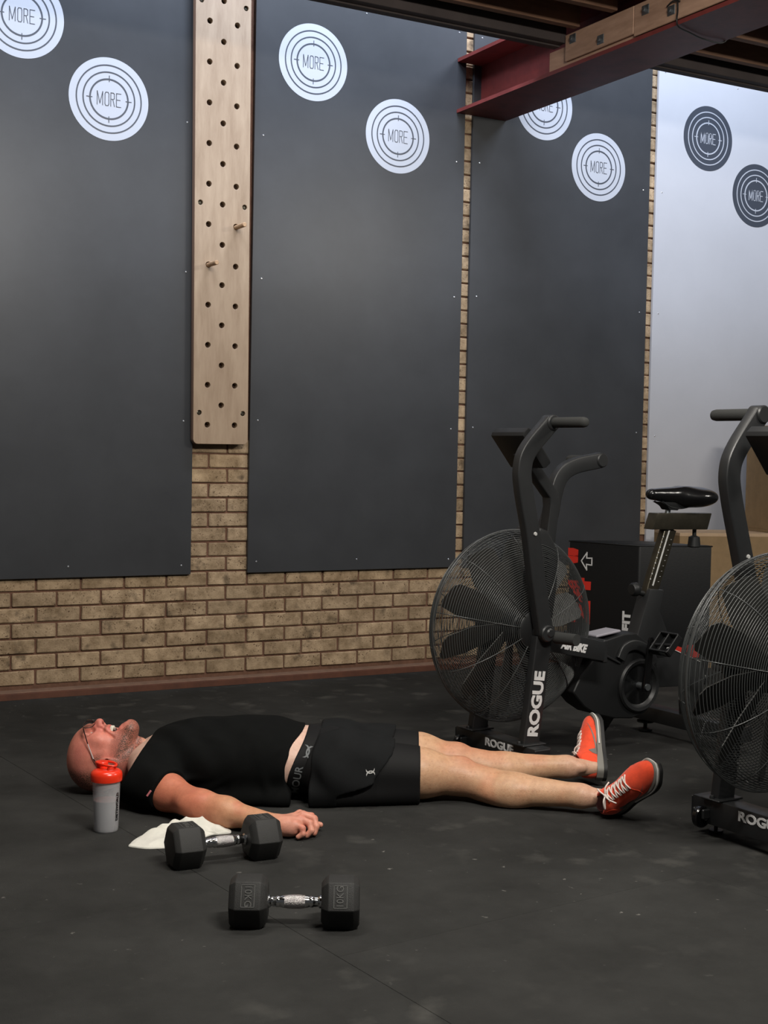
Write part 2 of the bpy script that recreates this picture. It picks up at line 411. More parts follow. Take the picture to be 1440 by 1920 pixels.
# ================================================================== STRUCTURE
CO = 0.07125; BP = 0.2071; Z0 = 0.0562
fl = bmnew(); box(fl, (1.5, -3.5, -0.06), (13, 9, 0.08))
floor = tag(obj('floor', fl, 'subfloor'), kind='structure')
A = math.radians(5.5); ca, sa = math.cos(A), math.sin(A)
def clip_poly(poly, f):
    out = []
    for i in range(len(poly)):
        p, q = poly[i], poly[(i + 1) % len(poly)]; fp, fq = f(p), f(q)
        if fp >= 0: out.append(p)
        if (fp >= 0) != (fq >= 0):
            t = fp / (fp - fq); out.append((p[0] + (q[0] - p[0]) * t, p[1] + (q[1] - p[1]) * t))
    return out
for i in range(-4, 6):
    for j in range(-4, 3):
        u0 = -0.53 + 1.18 * i; v0 = -3.41 + 1.8 * j + (0.0 if i % 2 == 0 else 0.55); g = 0.0005
        P = [(u0 + g, v0 + g), (u0 + 1.18 - g, v0 + g), (u0 + 1.18 - g, v0 + 1.8 - g), (u0 + g, v0 + 1.8 - g)]
        P = [(u * ca - v * sa, u * sa + v * ca) for u, v in P]
        P = clip_poly(P, lambda p: -0.066 - p[1]); P = clip_poly(P, lambda p: p[1] + 7.8) if len(P) > 2 else P
        P = clip_poly(P, lambda p: 6.8 - p[0]) if len(P) > 2 else P; P = clip_poly(P, lambda p: p[0] + 3.8) if len(P) > 2 else P
        if len(P) < 3: continue
        bm = bmnew(); prism(bm, P, -0.018, 0.0, 'z', 0.0008, 1); obj('rubber_mat', bm, 'rubber', floor)

wl = bmnew(); box(wl, (1.5, 0.031, 2.05), (9.0, 0.10, 4.9))
wall = tag(obj('wall_back', wl, 'mortar'), kind='structure')
bricks = []
for v in range(6):
    bm = bmnew(); box(bm, (0, 0, 0), (BP - 0.0095, 0.05, CO - 0.0085), 0.0035)
    for vt in bm.verts: vt.co += Vector((random.uniform(-1, 1), random.uniform(-1, 1), random.uniform(-1, 1))) * 0.0011
    me = bpy.data.meshes.new('brick'); bm.to_mesh(me); bm.free(); me.materials.append(M['brick']); bricks.append(me)
def brick(x, z, sx=1.0):
    o = bpy.data.objects.new('brick', random.choice(bricks)); COL.objects.link(o); o.parent = wall
    o.location = (x, -0.003 - 0.0 + random.uniform(-0.0025, 0.0025), z); o.scale = (sx, 1, 1)
    o.rotation_euler = (0, random.uniform(-.004, .004), random.choice((0, PI)))
X0 = -0.006                                            # a perpend in the odd rows
for j in range(7):
    for k in range(-2, 24):
        off = 0.0 if j % 2 == 0 else -0.55
        x = X0 + BP * (k + 0.5 + (0 if j % 2 == 0 else 0.5)) - (0.0 if j % 2 == 0 else 0.008)
        brick(x, Z0 + CO * (j + 0.5))
nb = 0
for j in range(7, 16):                                 # pier under the peg board
    for k in (3, 4, 5):
        x = X0 + BP * (k + 0.5 + (0 if j % 2 == 0 else 0.5)) + (-0.008 if j % 2 else 0)
        if 0.60 < x < 1.16: brick(x, Z0 + CO * (j + 0.5))
for j in range(7, 47):                                 # slots between the panels
    for xc in (2.252, 3.504):
        if xc > 3 and j < 9: continue
        brick(xc + (0.05 if j % 2 else -0.045) * (0.6 if random.random() < 0.85 else 1.6), Z0 + CO * (j + 0.5))
bm = bmnew()                                           # sliver of brick edges beside the peg board, rows too thin to tell apart
for j in range(16, 55): box(bm, (0.78, -0.003, Z0 + CO * (j + 0.5)), (0.2, 0.05, CO - 0.009), 0.003)
for j in range(47, 56):
    for xc in (2.252, 3.504): box(bm, (xc, -0.003, Z0 + CO * (j + 0.5)), (0.2, 0.05, CO - 0.009), 0.003)
tag(obj('brick_courses', bm, 'brick', wall), kind='stuff')
V_, F_ = [], []                                        # the brickwork carries on to both sides of the view
for j in range(0, 61):
    for k in list(range(-14, -2)) + list(range(23, 28)):
        x = X0 + BP * (k + 0.5 + (0 if j % 2 == 0 else 0.5)) - (0.008 if j % 2 else 0)
        if k == 23 and j < 7: continue
        w, h, y0_, y1_ = (BP - 0.0095) / 2, (CO - 0.0085) / 2, -0.028 + random.uniform(-.0025, .0025), 0.0
        z = Z0 + CO * (j + 0.5); n0 = len(V_)
        V_ += [(x - w, y0_, z - h), (x + w, y0_, z - h), (x + w, y0_, z + h), (x - w, y0_, z + h), (x - w, y1_, z - h), (x + w, y1_, z - h), (x + w, y1_, z + h), (x - w, y1_, z + h)]
        F_ += [tuple(n0 + q for q in f) for f in ((0, 1, 2, 3), (0, 4, 5, 1), (1, 5, 6, 2), (2, 6, 7, 3), (3, 7, 4, 0))]
me = bpy.data.meshes.new('brick_courses'); me.from_pydata(V_, [], F_); me.update()
tag(obj('brick_courses', me, 'brick', wall), kind='stuff')
bm = bmnew(); prism(bm, [(0.0, 0.0), (-0.064, 0.0), (-0.064, 0.026), (-0.058, 0.030), (0.0, 0.030)], -2.0, 6.0, 'x')
bb = tag(obj('baseboard_back', bm, 'trim'), kind='structure')
bm = bmnew(); prism(bm, [(0.0, 0.030), (-0.060, 0.030), (-0.056, 0.033), (0.0, 0.042)], -2.0, 6.0, 'x'); obj('pale_ledge', bm, 'trimtop', bb)

# ================================================================== WALL PANELS with target prints
def ringmesh(r0, r1, y0, y1, n=72):
    bm = bmnew(); t = []
    for (r, y) in ((r0, y0), (r0, y1), (r1, y1), (r1, y0)):
        t.append([bm.verts.new((r * math.cos(2 * PI * k / n), y, r * math.sin(2 * PI * k / n))) for k in range(n)])
    for a in range(4):
        A_, B_ = t[a], t[(a + 1) % 4]
        for k in range(n): bm.faces.new((A_[k], A_[(k + 1) % n], B_[(k + 1) % n], B_[k]))
    return bm
more = [[(-.50, 0), (-.50, 1), (-.36, .12), (-.22, 1), (-.22, 0)],
        [(-.10, .12), (-.06, 0), (.06, 0), (.10, .12), (.10, .88), (.06, 1), (-.06, 1), (-.10, .88), (-.10, .12)],
        [(.20, 0), (.20, 1), (.32, 1), (.38, .94), (.38, .58), (.32, .52), (.20, .52)], [(.30, .52), (.39, 0)],
        [(.72, 0), (.49, 0), (.49, 1), (.72, 1)], [(.49, .52), (.68, .52)]]
def decal_meshes(bold):
    k = 0.060; L = [[((x - 0.11) * 0.091, (y - 0.5) * k) for x, y in ln] for ln in more]
    bm = strokes(L, 0.0030 if not bold else 0.0042, 0.0006)
    bmesh.ops.transform(bm, matrix=Matrix.Rotation(PI / 2, 4, 'X'), verts=bm.verts)
    me = bpy.data.meshes.new('lettering'); bm.to_mesh(me); bm.free()
    bm = bmnew()
    for r, w in ((0.089, 0.0075), (0.121, 0.0062), (0.152, 0.0062)): join(bm, ringmesh(r - w / 2, r + w / 2, -0.0007, 0.0003))
    for a in range(4):
        c = (0.092 * math.cos(a * PI / 2), -0.0002, 0.092 * math.sin(a * PI / 2))
        box(bm, c, (0.028 if a % 2 == 0 else 0.0035, 0.0012, 0.0035 if a % 2 == 0 else 0.028))
    me2 = bpy.data.meshes.new('rings'); bm.to_mesh(me2); bm.free()
    bm = bmnew(); lathe(bm, [(0.0, -0.0003), (0.187, -0.0003), (0.187, 0.0006), (0.0, 0.0006)], 80, 'y')
    me3 = bpy.data.meshes.new('decal'); bm.to_mesh(me3); bm.free()
    return me, me2, me3
def cp(me, m):
    c = me.copy(); c.materials.clear(); c.materials.append(M[m]); return c
dm = decal_meshes(False); dmb = decal_meshes(True)
DW = [cp(dm[0], 'decal_dark'), cp(dm[1], 'decal_dark'), cp(dm[2], 'decal_white')]
DD = [cp(dmb[0], 'decal_white'), cp(dmb[1], 'decal_white'), cp(dmb[2], 'decal_dark')]
sb = bmnew(); lathe(sb, [(0.0, -0.0022), (0.0028, -0.002), (0.0045, 0.0), (0.0045, 0.001)], 10, 'y')
SCR = bpy.data.meshes.new('screw'); sb.to_mesh(SCR); sb.free(); SCR.materials.append(M['screw'])
def panel(x0, x1, m, label, circles, D, z0=0.545, z1=3.595):
    bm = bmnew(); box(bm, ((x0 + x1) / 2, -0.0385, (z0 + z1) / 2), (x1 - x0, 0.017, z1 - z0), 0.001)
    t = tag(obj('wall_panel', bm, m), label, 'wall panel', 'tall sheet panels screwed to the brick wall')
    for cx, cz in circles:
        d = obj('decal', D[2], None, t, loc=(cx, -0.0476, cz)); obj('target_rings', D[1], None, d, loc=(0, -0.0005, 0)); obj('lettering', D[0], None, d, loc=(0, -0.0009, 0))
    for z in (0.595, 1.285, 1.98, 2.68, 3.35):
        xs = [x0 + 0.045, x1 - 0.045] + ([(x0 + x1) / 2] if z in (0.595, 3.35) else [])
        for x in xs: obj('screw', SCR, None, t, loc=(x + random.uniform(-.004, .004), -0.0472, z + random.uniform(-.01, .01)))
    return t
panel(-0.466, 0.729, 'darkpanel', 'dark grey wall panel left of the wooden peg board', [(-0.096, 3.042), (0.302, 2.733)], DW)
panel(1.024, 2.222, 'darkpanel', 'dark grey wall panel between the peg board and the red steel beam', [(1.333, 3.060), (1.819, 2.763)], DW)
panel(2.272, 3.474, 'darkpanel', 'dark grey wall panel between the red beam and the white panel', [(2.727, 3.049), (3.107, 2.76)], DW)
panel(3.522, 4.724, 'whitepanel', 'white wall panel with two dark ring targets', [(3.902, 3.022), (4.292, 2.733)], DD)

# ================================================================== PEG BOARD
def pegboard():
    holes = []
    z = 1.262; step = 0.19
    odd = [1.262 + 0.1893 * k for k in range(13)]
    mid = [1.356 + 0.1902 * k for k in range(13)]
    for zz in odd: holes += [(0.786, zz), (0.925, zz)]
    for zz in mid: holes.append((0.856, zz))
    bolts = [(0.745, 1.319), (0.968, 1.319), (0.744, 2.307), (0.969, 2.305), (0.744, 3.245), (0.969, 3.242)]
    x0, x1, zb, zt = 0.716, 0.994, 1.172, 3.50
    y0, y1 = -0.092, -0.056
    # front face plate with real holes: per-cell plates around each hole (ring to square), built from a grid of columns
    cu = bpy.data.curves.new('board', 'CURVE'); cu.dimensions = '2D'; cu.fill_mode = 'BOTH'; cu.extrude = (y1 - y0) / 2 - 0.0012; cu.bevel_depth = 0.0012; cu.bevel_resolution = 1
    def spl(pts):
        s = cu.splines.new('POLY'); s.points.add(len(pts) - 1)
        for p, q in zip(s.points, pts): p.co = (q[0], q[1], 0, 1)
        s.use_cyclic_u = True
    rad = 0.022; o = []
    for (cx, cz, a0) in ((x1 - rad, zb + rad, -90), (x1 - rad, zt - rad, 0), (x0 + rad, zt - rad, 90), (x0 + rad, zb + rad, 180)):
        for k in range(7):
            a = math.radians(a0 + 15 * k); o.append((cx + rad * math.cos(a), cz + rad * math.sin(a)))
    spl(o)
    for (hx, hz), r in [(h, 0.0150) for h in holes] + [(b, 0.0135) for b in bolts]:
        spl([(hx + r * math.cos(-2 * PI * k / 20), hz + r * math.sin(-2 * PI * k / 20)) for k in range(20)])
    t = bpy.data.objects.new('tmp', cu); COL.objects.link(t); bpy.context.view_layer.update()
    me = bpy.data.meshes.new_from_object(t.evaluated_get(bpy.context.evaluated_depsgraph_get())); bpy.data.objects.remove(t)
    me.materials.clear(); me.transform(Matrix.Rotation(PI / 2, 4, 'X')); me.transform(Matrix.Translation((0, (y0 + y1) / 2, 0)))
    me.name = 'peg_board'
    me.materials.append(M['ply']); me.materials.append(M['plyedge'])
    for p in me.polygons:
        if abs(p.normal.y) < 0.5 and (p.center.x < x0 + 0.003 or p.center.x > x1 - 0.003 or p.center.z < zb + 0.004): p.material_index = 1
    b = tag(obj('peg_board', me, None), 'tall pale plywood climbing peg board on the brick pier', 'peg board')
    bm = bmnew(); box(bm, (0.855, -0.0535, 2.34), (0.262, 0.005, 2.3)); obj('backing', bm, 'hole', b)
    for cx in (0.748, 0.962):
        bm = bmnew(); box(bm, (cx, -0.0420, 2.34), (0.05, 0.018, 2.30), 0.001); obj('batten', bm, 'plyedge', b)
    for (bx, bz) in bolts:
        bm = bmnew(); lathe(bm, [(0.0, -0.086), (0.005, -0.086), (0.0065, -0.084), (0.010, -0.083), (0.0125, -0.081), (0.0125, -0.058)], 16, 'y'); o_ = obj('bolt', bm, M['steelrail'], b, loc=(bx, 0, bz))
    b.matrix_world = Matrix.Translation((0.855, 0, 1.2)) @ Matrix.Rotation(-0.008, 4, 'Y') @ Matrix.Translation((-0.855, 0, -1.2))
    bm = bmnew(); lathe(bm, [(0.0, 0.0), (0.0085, 0.0), (0.0108, 0.003), (0.0110, 0.03), (0.0110, 0.145), (0.0, 0.145)], 18, 'y')
    me = bpy.data.meshes.new('climbing_peg'); bmesh.ops.recalc_face_normals(bm, faces=bm.faces); bm.to_mesh(me); bm.free(); me.materials.append(M['peg']); smooth_mesh(me, 0.6)
    for (px, pz, lb) in ((0.9175, 2.206, 'wooden climbing peg stuck in the peg board, the upper of two'), (0.780, 2.017, 'wooden climbing peg stuck in the peg board, the lower of two')):
        tag(obj('climbing_peg', me, None, loc=(px, -0.198, pz)), lb, 'peg')
pegboard()

# ================================================================== BEAM AND MEZZANINE
bx0, bx1, bz0, bz1 = 2.168, 2.478, 2.93, 3.212; bxc = (bx0 + bx1) / 2
bm = bmnew(); f_ = 0.018; w_ = 0.006
prism(bm, [(bx0, bz0), (bx1, bz0), (bx1, bz0 + f_), (bxc + w_, bz0 + f_), (bxc + w_, bz1 - f_), (bx1, bz1 - f_), (bx1, bz1), (bx0, bz1), (bx0, bz1 - f_), (bxc - w_, bz1 - f_), (bxc - w_, bz0 + f_), (bx0, bz0 + f_)], -7.5, -0.048, 'y')
tag(obj('steel_beam', bm, 'redsteel'), kind='structure', label='dark red steel beam running out from the wall')
def timber(y0, y1, z0, z1, x0, x1, name='packing_timber'):
    bm = bmnew(); box(bm, ((x0 + x1) / 2, (y0 + y1) / 2, (z0 + z1) / 2), (x1 - x0, abs(y1 - y0), z1 - z0), 0.003, seg=1); return bm
t1 = tag(obj('packing_timber', timber(-0.84, -1.50, 2.95, 3.045, 2.185, bxc - w_ - .001, ), 'timber'), 'short stub of pale timber wedged in the red beam', 'timber')
t2 = tag(obj('packing_timber', timber(-0.985, -1.475, 2.967, 3.088, 2.168, 2.184), 'timber'), 'pale timber plank with two square bolt washers on the beam', 'timber')
t3 = tag(obj('packing_timber', timber(-1.478, -7.4, 2.955, 3.088, 2.168, 2.184), 'timber'), 'long pale timber plank bolted along the beam behind the hanging cable', 'timber')
t4 = tag(obj('packing_timber', timber(-1.505, -7.4, 2.95, 3.08, 2.19, bxc - w_ - .001), 'timber'), 'pale timber infill tucked inside the web of the red beam', 'timber')
for (y, z, par) in ((-1.045, 3.058, t2), (-1.251, 3.001, t2), (-1.555, 3.048, t3), (-1.72, 3.0, t3)):
    w = bmnew(); box(w, (2.1665, y, z), (0.004, 0.045, 0.040), 0.0008); o = obj('washer_plate', w, 'zinc', par)
    w = bmnew(); lathe(w, [(0.0, -0.012), (0.009, -0.012), (0.0105, -0.010), (0.0105, 0.0)], 6, 'x', (2.1645, y, z)); obj('bolt_nut', w, 'zinc', o)
ceil = bmnew(); box(ceil, (1.6, -4.3, 3.40), (9.2, 6.8, 0.03)); ceil_o = tag(obj('ceiling', ceil, 'deck'), kind='structure')
for k in range(26):
    y = -1.065 - 0.268 * k
    if y < -7.3: break
    bm = bmnew(); box(bm, (-0.41, y - 0.022, 3.2375), (5.14, 0.044, 0.29), 0.003); obj('joist', bm, 'joist', ceil_o)
    bm = bmnew(); box(bm, (4.35, y - 0.022, 3.2375), (3.72, 0.044, 0.29), 0.003); obj('joist', bm, 'joist', ceil_o)
for (xa, xb) in ((-2.98, 2.182), (2.48, 6.2)):
    bm = bmnew(); box(bm, ((xa + xb) / 2, -0.905, 3.215), (xb - xa, 0.045, 0.33), 0.002); box(bm, ((xa + xb) / 2, -0.952, 3.222), (xb - xa, 0.045, 0.33), 0.002); obj('trimmer_joist', bm, 'joistgrey', ceil_o)
bm = bmnew(); cpts = [(2.160, -1.76, 3.10), (2.160, -1.765, 3.04), (2.158, -1.77, 2.985), (2.150, -1.775, 2.945), (2.17, -1.765, 2.921), (2.26, -1.73, 2.922), (2.36, -1.70, 2.921), (2.47, -1.70, 2.922), (2.497, -1.71, 2.97), (2.50, -1.715, 3.09)]
tube(bm, catmull(cpts, 5), 0.0032, 8); tube(bm, catmull([(2.160, -1.78, 3.02), (2.156, -1.74, 3.03), (2.160, -1.70, 3.02)], 4), 0.003, 6)
tag(obj('cable', bm, 'cable', smooth=1.0), 'thin black cable looped under the red steel beam', 'cable')

# ================================================================== SOFT PLYO BOX
def plyo():
    A_ = Vector((2.802, -0.854, 0)); e1 = Vector((-0.331, 0.944, 0)).normalized(); e2 = Vector((0.948, -0.319, 0)).normalized()
    L1, L2, H = 0.42, 0.387, 0.71
    Pq = [A_, A_ + e2 * L2, A_ + e2 * L2 + e1 * L1, A_ + e1 * L1]
    bm = bmnew(); prism(bm, [(p.x, p.y) for p in Pq], 0.002, H, 'z', 0.010, 3)
    b = tag(obj('jump_box', bm, 'vinyl', smooth=0.5), 'black vinyl jump box with red numbers behind the first bike', 'jump box')
    bm = bmnew()                                          # piped seams on the top edges
    tube(bm, [p + Vector((0, 0, H - 0.005)) for p in Pq], 0.0035, 8, closed=True); obj('piping', bm, 'vinyl', b, smooth=1.0)
    nL = -e2
    def onL(d, z, lift=0.0012): return A_ + e1 * d + Vector((0, 0, z)) + nL * lift
    me = text_mesh('24', 0.178, 0.008, sx=1.30); me.transform(frame_m(onL(0.342, 0.400), (0, 0, 1), e1)); obj('number_print', me, 'redprint', b)
    me = text_mesh('"', 0.178, 0.008, sx=1.30); me.transform(frame_m(onL(0.342, 0.630), (0, 0, 1), e1)); obj('number_print', me, 'redprint', b)
    arrow = [(0, -.030), (0.045, 0.004), (0.016, 0.002), (0.018, 0.034), (-0.018, 0.034), (-0.016, 0.002), (-0.045, 0.004), (0, -.030)]
    bm = strokes([arrow], 0.006, 0.0014); me = bpy.data.meshes.new('a'); bm.to_mesh(me); bm.free()
    me.transform(Matrix.Rotation(PI, 4, 'Z')); me.transform(frame_m(onL(0.312, 0.607), (0, 0, 1), e1)); obj('arrow_print', me, 'paint_white', b)
    me = text_mesh('MIRAFIT', 0.060, 0.003, sx=1.2, spacing=1.05); me.transform(frame_m(onL(0.062, 0.232), (0, 0, 1), e1)); obj('lettering', me, 'paint_white', b)
    nR = -e1
    def onR(d, z, lift=0.0012): return A_ + e2 * d + Vector((0, 0, z)) + nR * lift
    me = text_mesh('20"', 0.19, 0.008, sx=1.1); me.transform(frame_m(onR(0.195, 0.118), e2, (0, 0, 1))); obj('number_print', me, 'redprint', b)
    bm = strokes([arrow], 0.006, 0.0014); me = bpy.data.meshes.new('a'); bm.to_mesh(me); bm.free()
    me.transform(Matrix.Rotation(PI, 4, 'Z')); me.transform(frame_m(onR(0.325, 0.050), e2, (0, 0, 1))); obj('arrow_print', me, 'paint_white', b)
plyo()

def wood_box(loc, rz, w, d, h, label):
    t = empty('wooden_box', loc, rz); tag(t, label, 'box')
    th = 0.018
    for (nm, c, s, m) in (('front_panel', (w / 2, th / 2, h / 2), (w, th, h - 2 * th), 'mdf'), ('back_panel', (w / 2, d - th / 2, h / 2), (w, th, h - 2 * th), 'mdf'),
                          ('side_panel', (th / 2, d / 2, h / 2), (th, d - 2 * th, h - 2 * th), 'mdf'), ('side_panel', (w - th / 2, d / 2, h / 2), (th, d - 2 * th, h - 2 * th), 'mdf'),
                          ('top_panel', (w / 2, d / 2, h - th / 2), (w, d, th), 'mdftop'), ('bottom_panel', (w / 2, d / 2, th / 2), (w, d, th), 'mdf')):
        bm = bmnew(); box(bm, c, s, 0.0012); obj(nm, bm, m, t)
    return t
wood_box((3.375, -0.50, 0), math.radians(-18), 0.60, 0.36, 0.742, 'brown plywood jump box beyond the black soft box')
wood_box((3.925, -0.635, 0.742), math.radians(-14), 0.50, 0.30, 0.60, 'brown plywood box standing on top of another by the white panel')

# ================================================================== AIR BIKES (local: x back, y away, z up)
LX = Vector((.998, .065, 0)); LN = Vector((.065, -.998, 0))
BEAM = [(0.045, 0.533), (0.345, 0.464), (0.345, 0.392), (0.045, 0.452)]; BT = (0.200, 0.455)
def bike(origin, label, near_arm, far_arm, rz=math.atan2(.065, .998)):
    t = empty('air_bike', origin, rz); tag(t, label, 'exercise bike', 'black air bikes with caged fans')
    def part(name, bm, m, par=t, sm=0.6): return obj(name, bm, m, par, smooth=sm)
    cx, cz, R = 0.032, 0.522, 0.350
    # front base
    b = bmnew(); box(b, (0, 0, 0.078), (0.076, 0.47, 0.078), 0.005, seg=2); base = part('front_base', b, 'black')
    for s in (-1, 1):
        b = bmnew(); box(b, (-0.004, s * 0.237, 0.078), (0.07, 0.006, 0.072), 0.003); part('end_cap', b, 'blackmatte', base)
        b = bmnew(); box(b, (-0.050, s * 0.168, 0.072), (0.030, 0.010, 0.03), 0.003); box(b, (-0.050, s * 0.204, 0.072), (0.030, 0.010, 0.03), 0.003); tube(b, [(-0.050, s * 0.165, 0.060), (-0.050, s * 0.208, 0.060)], 0.008, 12); part('wheel_bracket', b, 'black', base)
        b = bmnew(); lathe(b, [(0.0, -0.011), (0.022, -0.011), (0.030, -0.010), (0.033, -0.006), (0.033, 0.006), (0.030, 0.010), (0.022, 0.011), (0.0, 0.011)], 28, 'y', (-0.050, s * 0.186, 0.060)); w = part('wheel', b, 'gloss', t)
    for y in (-0.19, 0.19): part('levelling_foot', lathe(bmnew(), [(0.0, 0.003), (0.02, 0.003), (0.022, 0.006), (0.022, 0.012), (0.006, 0.014), (0.006, 0.034)], 16, 'z', (0.02, y, -0.002)), 'blackmatte')
    me = text_mesh('ROGUE', 0.039, 0.0014, sx=1.28); me.transform(frame_m((-0.0387, -0.033, 0.092), (0, -1, 0), (0, 0, 1))); obj('lettering', me, 'paint_white', base)
    # forks
    for s in (-1, 1):
        y = s * 0.152
        b = bmnew(); tube(b, [(0.000, y, 0.105), (0.050, y, 0.50)], 1.0, up=(0, 1, 0), sec=rsec(0.072, 0.034, 0.005)); fk = part('fork', b, 'black')
        b = bmnew(); box(b, (0.0, y, 0.120), (0.105, 0.075, 0.006), 0.002)
        for dx in (-.042, .042): lathe(b, [(0.0, 0.132), (0.006, 0.132), (0.008, 0.128), (0.008, 0.120)], 10, 'z', (dx, y, 0))
        part('fork_plate', b, 'black', fk)
        if s < 0:
            me = text_mesh('ROGUE', 0.062, 0.0026, sx=1.12); dx = Vector((0.050, 0, 0.395)).normalized()
            me.transform(frame_m((0.020, y - 0.0178, 0.262), dx, (-dx.z, 0, dx.x))); obj('lettering', me, 'paint_white', fk)
        b = bmnew(); lathe(b, [(0.0, 0.03), (0.012, 0.03), (0.020, 0.024), (0.022, 0.012), (0.034, 0.010), (0.036, 0.0), (0.036, -0.02)], 20, 'y'); bmesh.ops.scale(b, vec=(1, s, 1), verts=b.verts); bmesh.ops.translate(b, vec=(cx + 0.02, s * 0.172, cz - 0.005), verts=b.verts)
        part('axle_bearing', b, 'black', fk)
    # fan cage: two domed halves of concentric wire, spokes, rim
    def prof(r):   # half depth at radius
        u = r / R; return 0.128 * (1 - u ** 3.2) ** 0.60 + 0.006
    b = bmnew(); nr = 40; rr0 = 0.068
    for s in (-1, 1):
        for k in range(nr):
            u = k / (nr - 1); r = rr0 + (R - rr0) * (1 - (1 - u) ** 1.12)
            y = s * prof(min(r, R * 0.9995))
            tube(b, [(cx + r * math.cos(a), y, cz + r * math.sin(a)) for a in [2 * PI * q / 72 for q in range(72)]], 0.0015, 4, closed=True, up=(0, 1, 0))
    tag(part('cage_wires', b, 'wire', sm=2.0), kind='stuff')
    b = bmnew(); tube(b, [(cx + (R + .002) * math.cos(a), 0, cz + (R + .002) * math.sin(a)) for a in [2 * PI * q / 96 for q in range(96)]], 1.0, closed=True, up=(0, 1, 0), sec=rsec(0.005, 0.008, 0.002)); part('cage_rim', b, 'wire', sm=1.0)
    for s in (-1, 1):
        for k in range(10):
            a = 2 * PI * (k + 0.3 * s) / 10; P_ = []
            for q in range(14):
                r = 0.055 + (R - 0.055) * q / 13; P_.append((cx + r * math.cos(a), s * (prof(min(r, R * .9995)) + 0.0022), cz + r * math.sin(a)))
            b = bmnew(); tube(b, P_, 0.0017, 5, up=(0, 1, 0)); part('cage_spoke', b, 'wire', sm=2.0)
        b = bmnew(); lathe(b, [(0.0, 0.139), (0.060, 0.139), (0.070, 0.133), (0.072, 0.124), (0.0, 0.124)], 40, 'y'); bmesh.ops.scale(b, vec=(1, s, 1), verts=b.verts); bmesh.ops.translate(b, vec=(cx, 0, cz), verts=b.verts); part('hub_plate', b, 'blackmatte')
    # fan blades
    fan = part('fan_hub', lathe(bmnew(), [(0.0, -0.075), (0.05, -0.075), (0.055, -0.07), (0.055, 0.07), (0.05, 0.075), (0.0, 0.075)], 28, 'y', (cx, 0, cz)), 'blackmatte')
    for k in range(10):
        a = 2 * PI * k / 10 + 0.21
        b = bmnew(); poly = [(0.045, -0.030), (0.20, -0.062), (0.300, -0.055), (0.318, -0.035), (0.318, 0.035), (0.300, 0.055), (0.20, 0.062), (0.045, 0.030)]
        prism(b, poly, -0.0015, 0.0015, 'z')     # x radial, y axial
        bmesh.ops.rotate(b, cent=(0, 0, 0), matrix=Matrix.Rotation(math.radians(58), 3, 'X'), verts=b.verts)
        bmesh.ops.rotate(b, cent=(0, 0, 0), matrix=Matrix.Rotation(-a, 3, 'Y'), verts=b.verts)
        bmesh.ops.translate(b, vec=(cx, 0, cz), verts=b.verts); part('fan_blade', b, 'blade', fan)
    # handle levers
    for s, path in ((-1, near_arm), (1, far_arm)):
        y = s * 0.168
        P_ = catmull([(x, y, z) for x, z in path], 7)
        b = bmnew(); n = len(P_); tube(b, P_, [1.0] * n, up=(0, 1, 0), sec=rsec(0.062, 0.040, 0.007)); arm = part('handle_lever', b, 'black', sm=0.5)
        top = P_[-1]
        b = bmnew(); lathe(b, [(0.0, -0.026), (0.024, -0.026), (0.028, -0.022), (0.028, 0.022), (0.024, 0.026), (0.0, 0.026)], 28, 'y', tuple(top)); part('end_disc', b, 'black', arm)
        b = bmnew(); d = Vector((0.02, s * 1.0, 0.0)).normalized(); q0 = top + Vector((0, s * 0.024, 0))
        tube(b, [q0, q0 + d * 0.006, q0 + d * 0.150, q0 + d * 0.162, q0 + d * 0.168], [0.0165, 0.0185, 0.0185, 0.0160, 0.008], 20); part('grip', b, 'foam', arm, 0.9)
        b = bmnew(); p = Vector(path[0]); lathe(b, [(0.0, -0.03), (0.026, -0.03), (0.03, -0.026), (0.03, 0.026), (0.026, 0.03), (0.0, 0.03)], 24, 'y', (path[0][0], y, path[0][1])); part('pivot_boss', b, 'black', arm)
        zb = path[4][1] * .45 + path[3][1] * .55; xb = path[4][0] * .45 + path[3][0] * .55
        b = bmnew(); lathe(b, [(0.0, -0.0035), (0.006, -0.003), (0.0072, 0.0), (0.0072, 0.004)], 14, 'y', (path[2][0] + .005, y - 0.0215, path[2][1])); part('rivet', b, 'silverprint', arm)
        # foot peg
        b = bmnew(); tube(b, [(0.075, y, 0.498), (0.085, y + s * 0.05, 0.498)], 0.012, 12); tube(b, [(0.085, y + s * 0.02, 0.498), (0.10, y + s * 0.115, 0.500)], [0.021, 0.021], 18); part('foot_peg', b, 'foam', sm=0.8)
    # mast housing (curved shroud) and mast to console
    b = bmnew(); prism(b, [(0.05, 0.50), (0.085, 0.86), (0.10, 0.885), (0.135, 0.872), (0.170, 0.825), (0.190, 0.770), (0.186, 0.66), (0.165, 0.52)], -0.07, 0.07, 'y', 0.010, 3); part('mast_housing', b, 'black', sm=0.5)
    b = bmnew()
    for k in range(9): box(b, (0.118 + 0.002 * k, -0.0706, 0.66 + 0.016 * k), (0.020, 0.002, 0.005), 0.0008)
    tag(part('vent_slot', b, 'gloss'), kind='stuff')
    b = bmnew(); tube(b, [(0.185, 0, 0.80), (0.205, 0, 0.96), (0.200, 0, 1.0), (0.075, 0, 1.135), (0.055, 0, 1.16)], 1.0, up=(0, 1, 0), sec=rsec(0.045, 0.05, 0.006)); mast = part('console_mast', b, 'black', sm=0.5)
    b = bmnew(); d1 = Vector((0.50, 0, -0.866)); rot = Matrix.Rotation(math.radians(-38), 3, 'Y')
    poly = [(-0.075, -0.008), (0.075, -0.008), (0.082, 0.004), (0.082, 0.030), (0.070, 0.036), (-0.070, 0.036), (-0.082, 0.030), (-0.082, 0.004)]
    rot = Matrix.Rotation(math.radians(50), 3, 'Y')
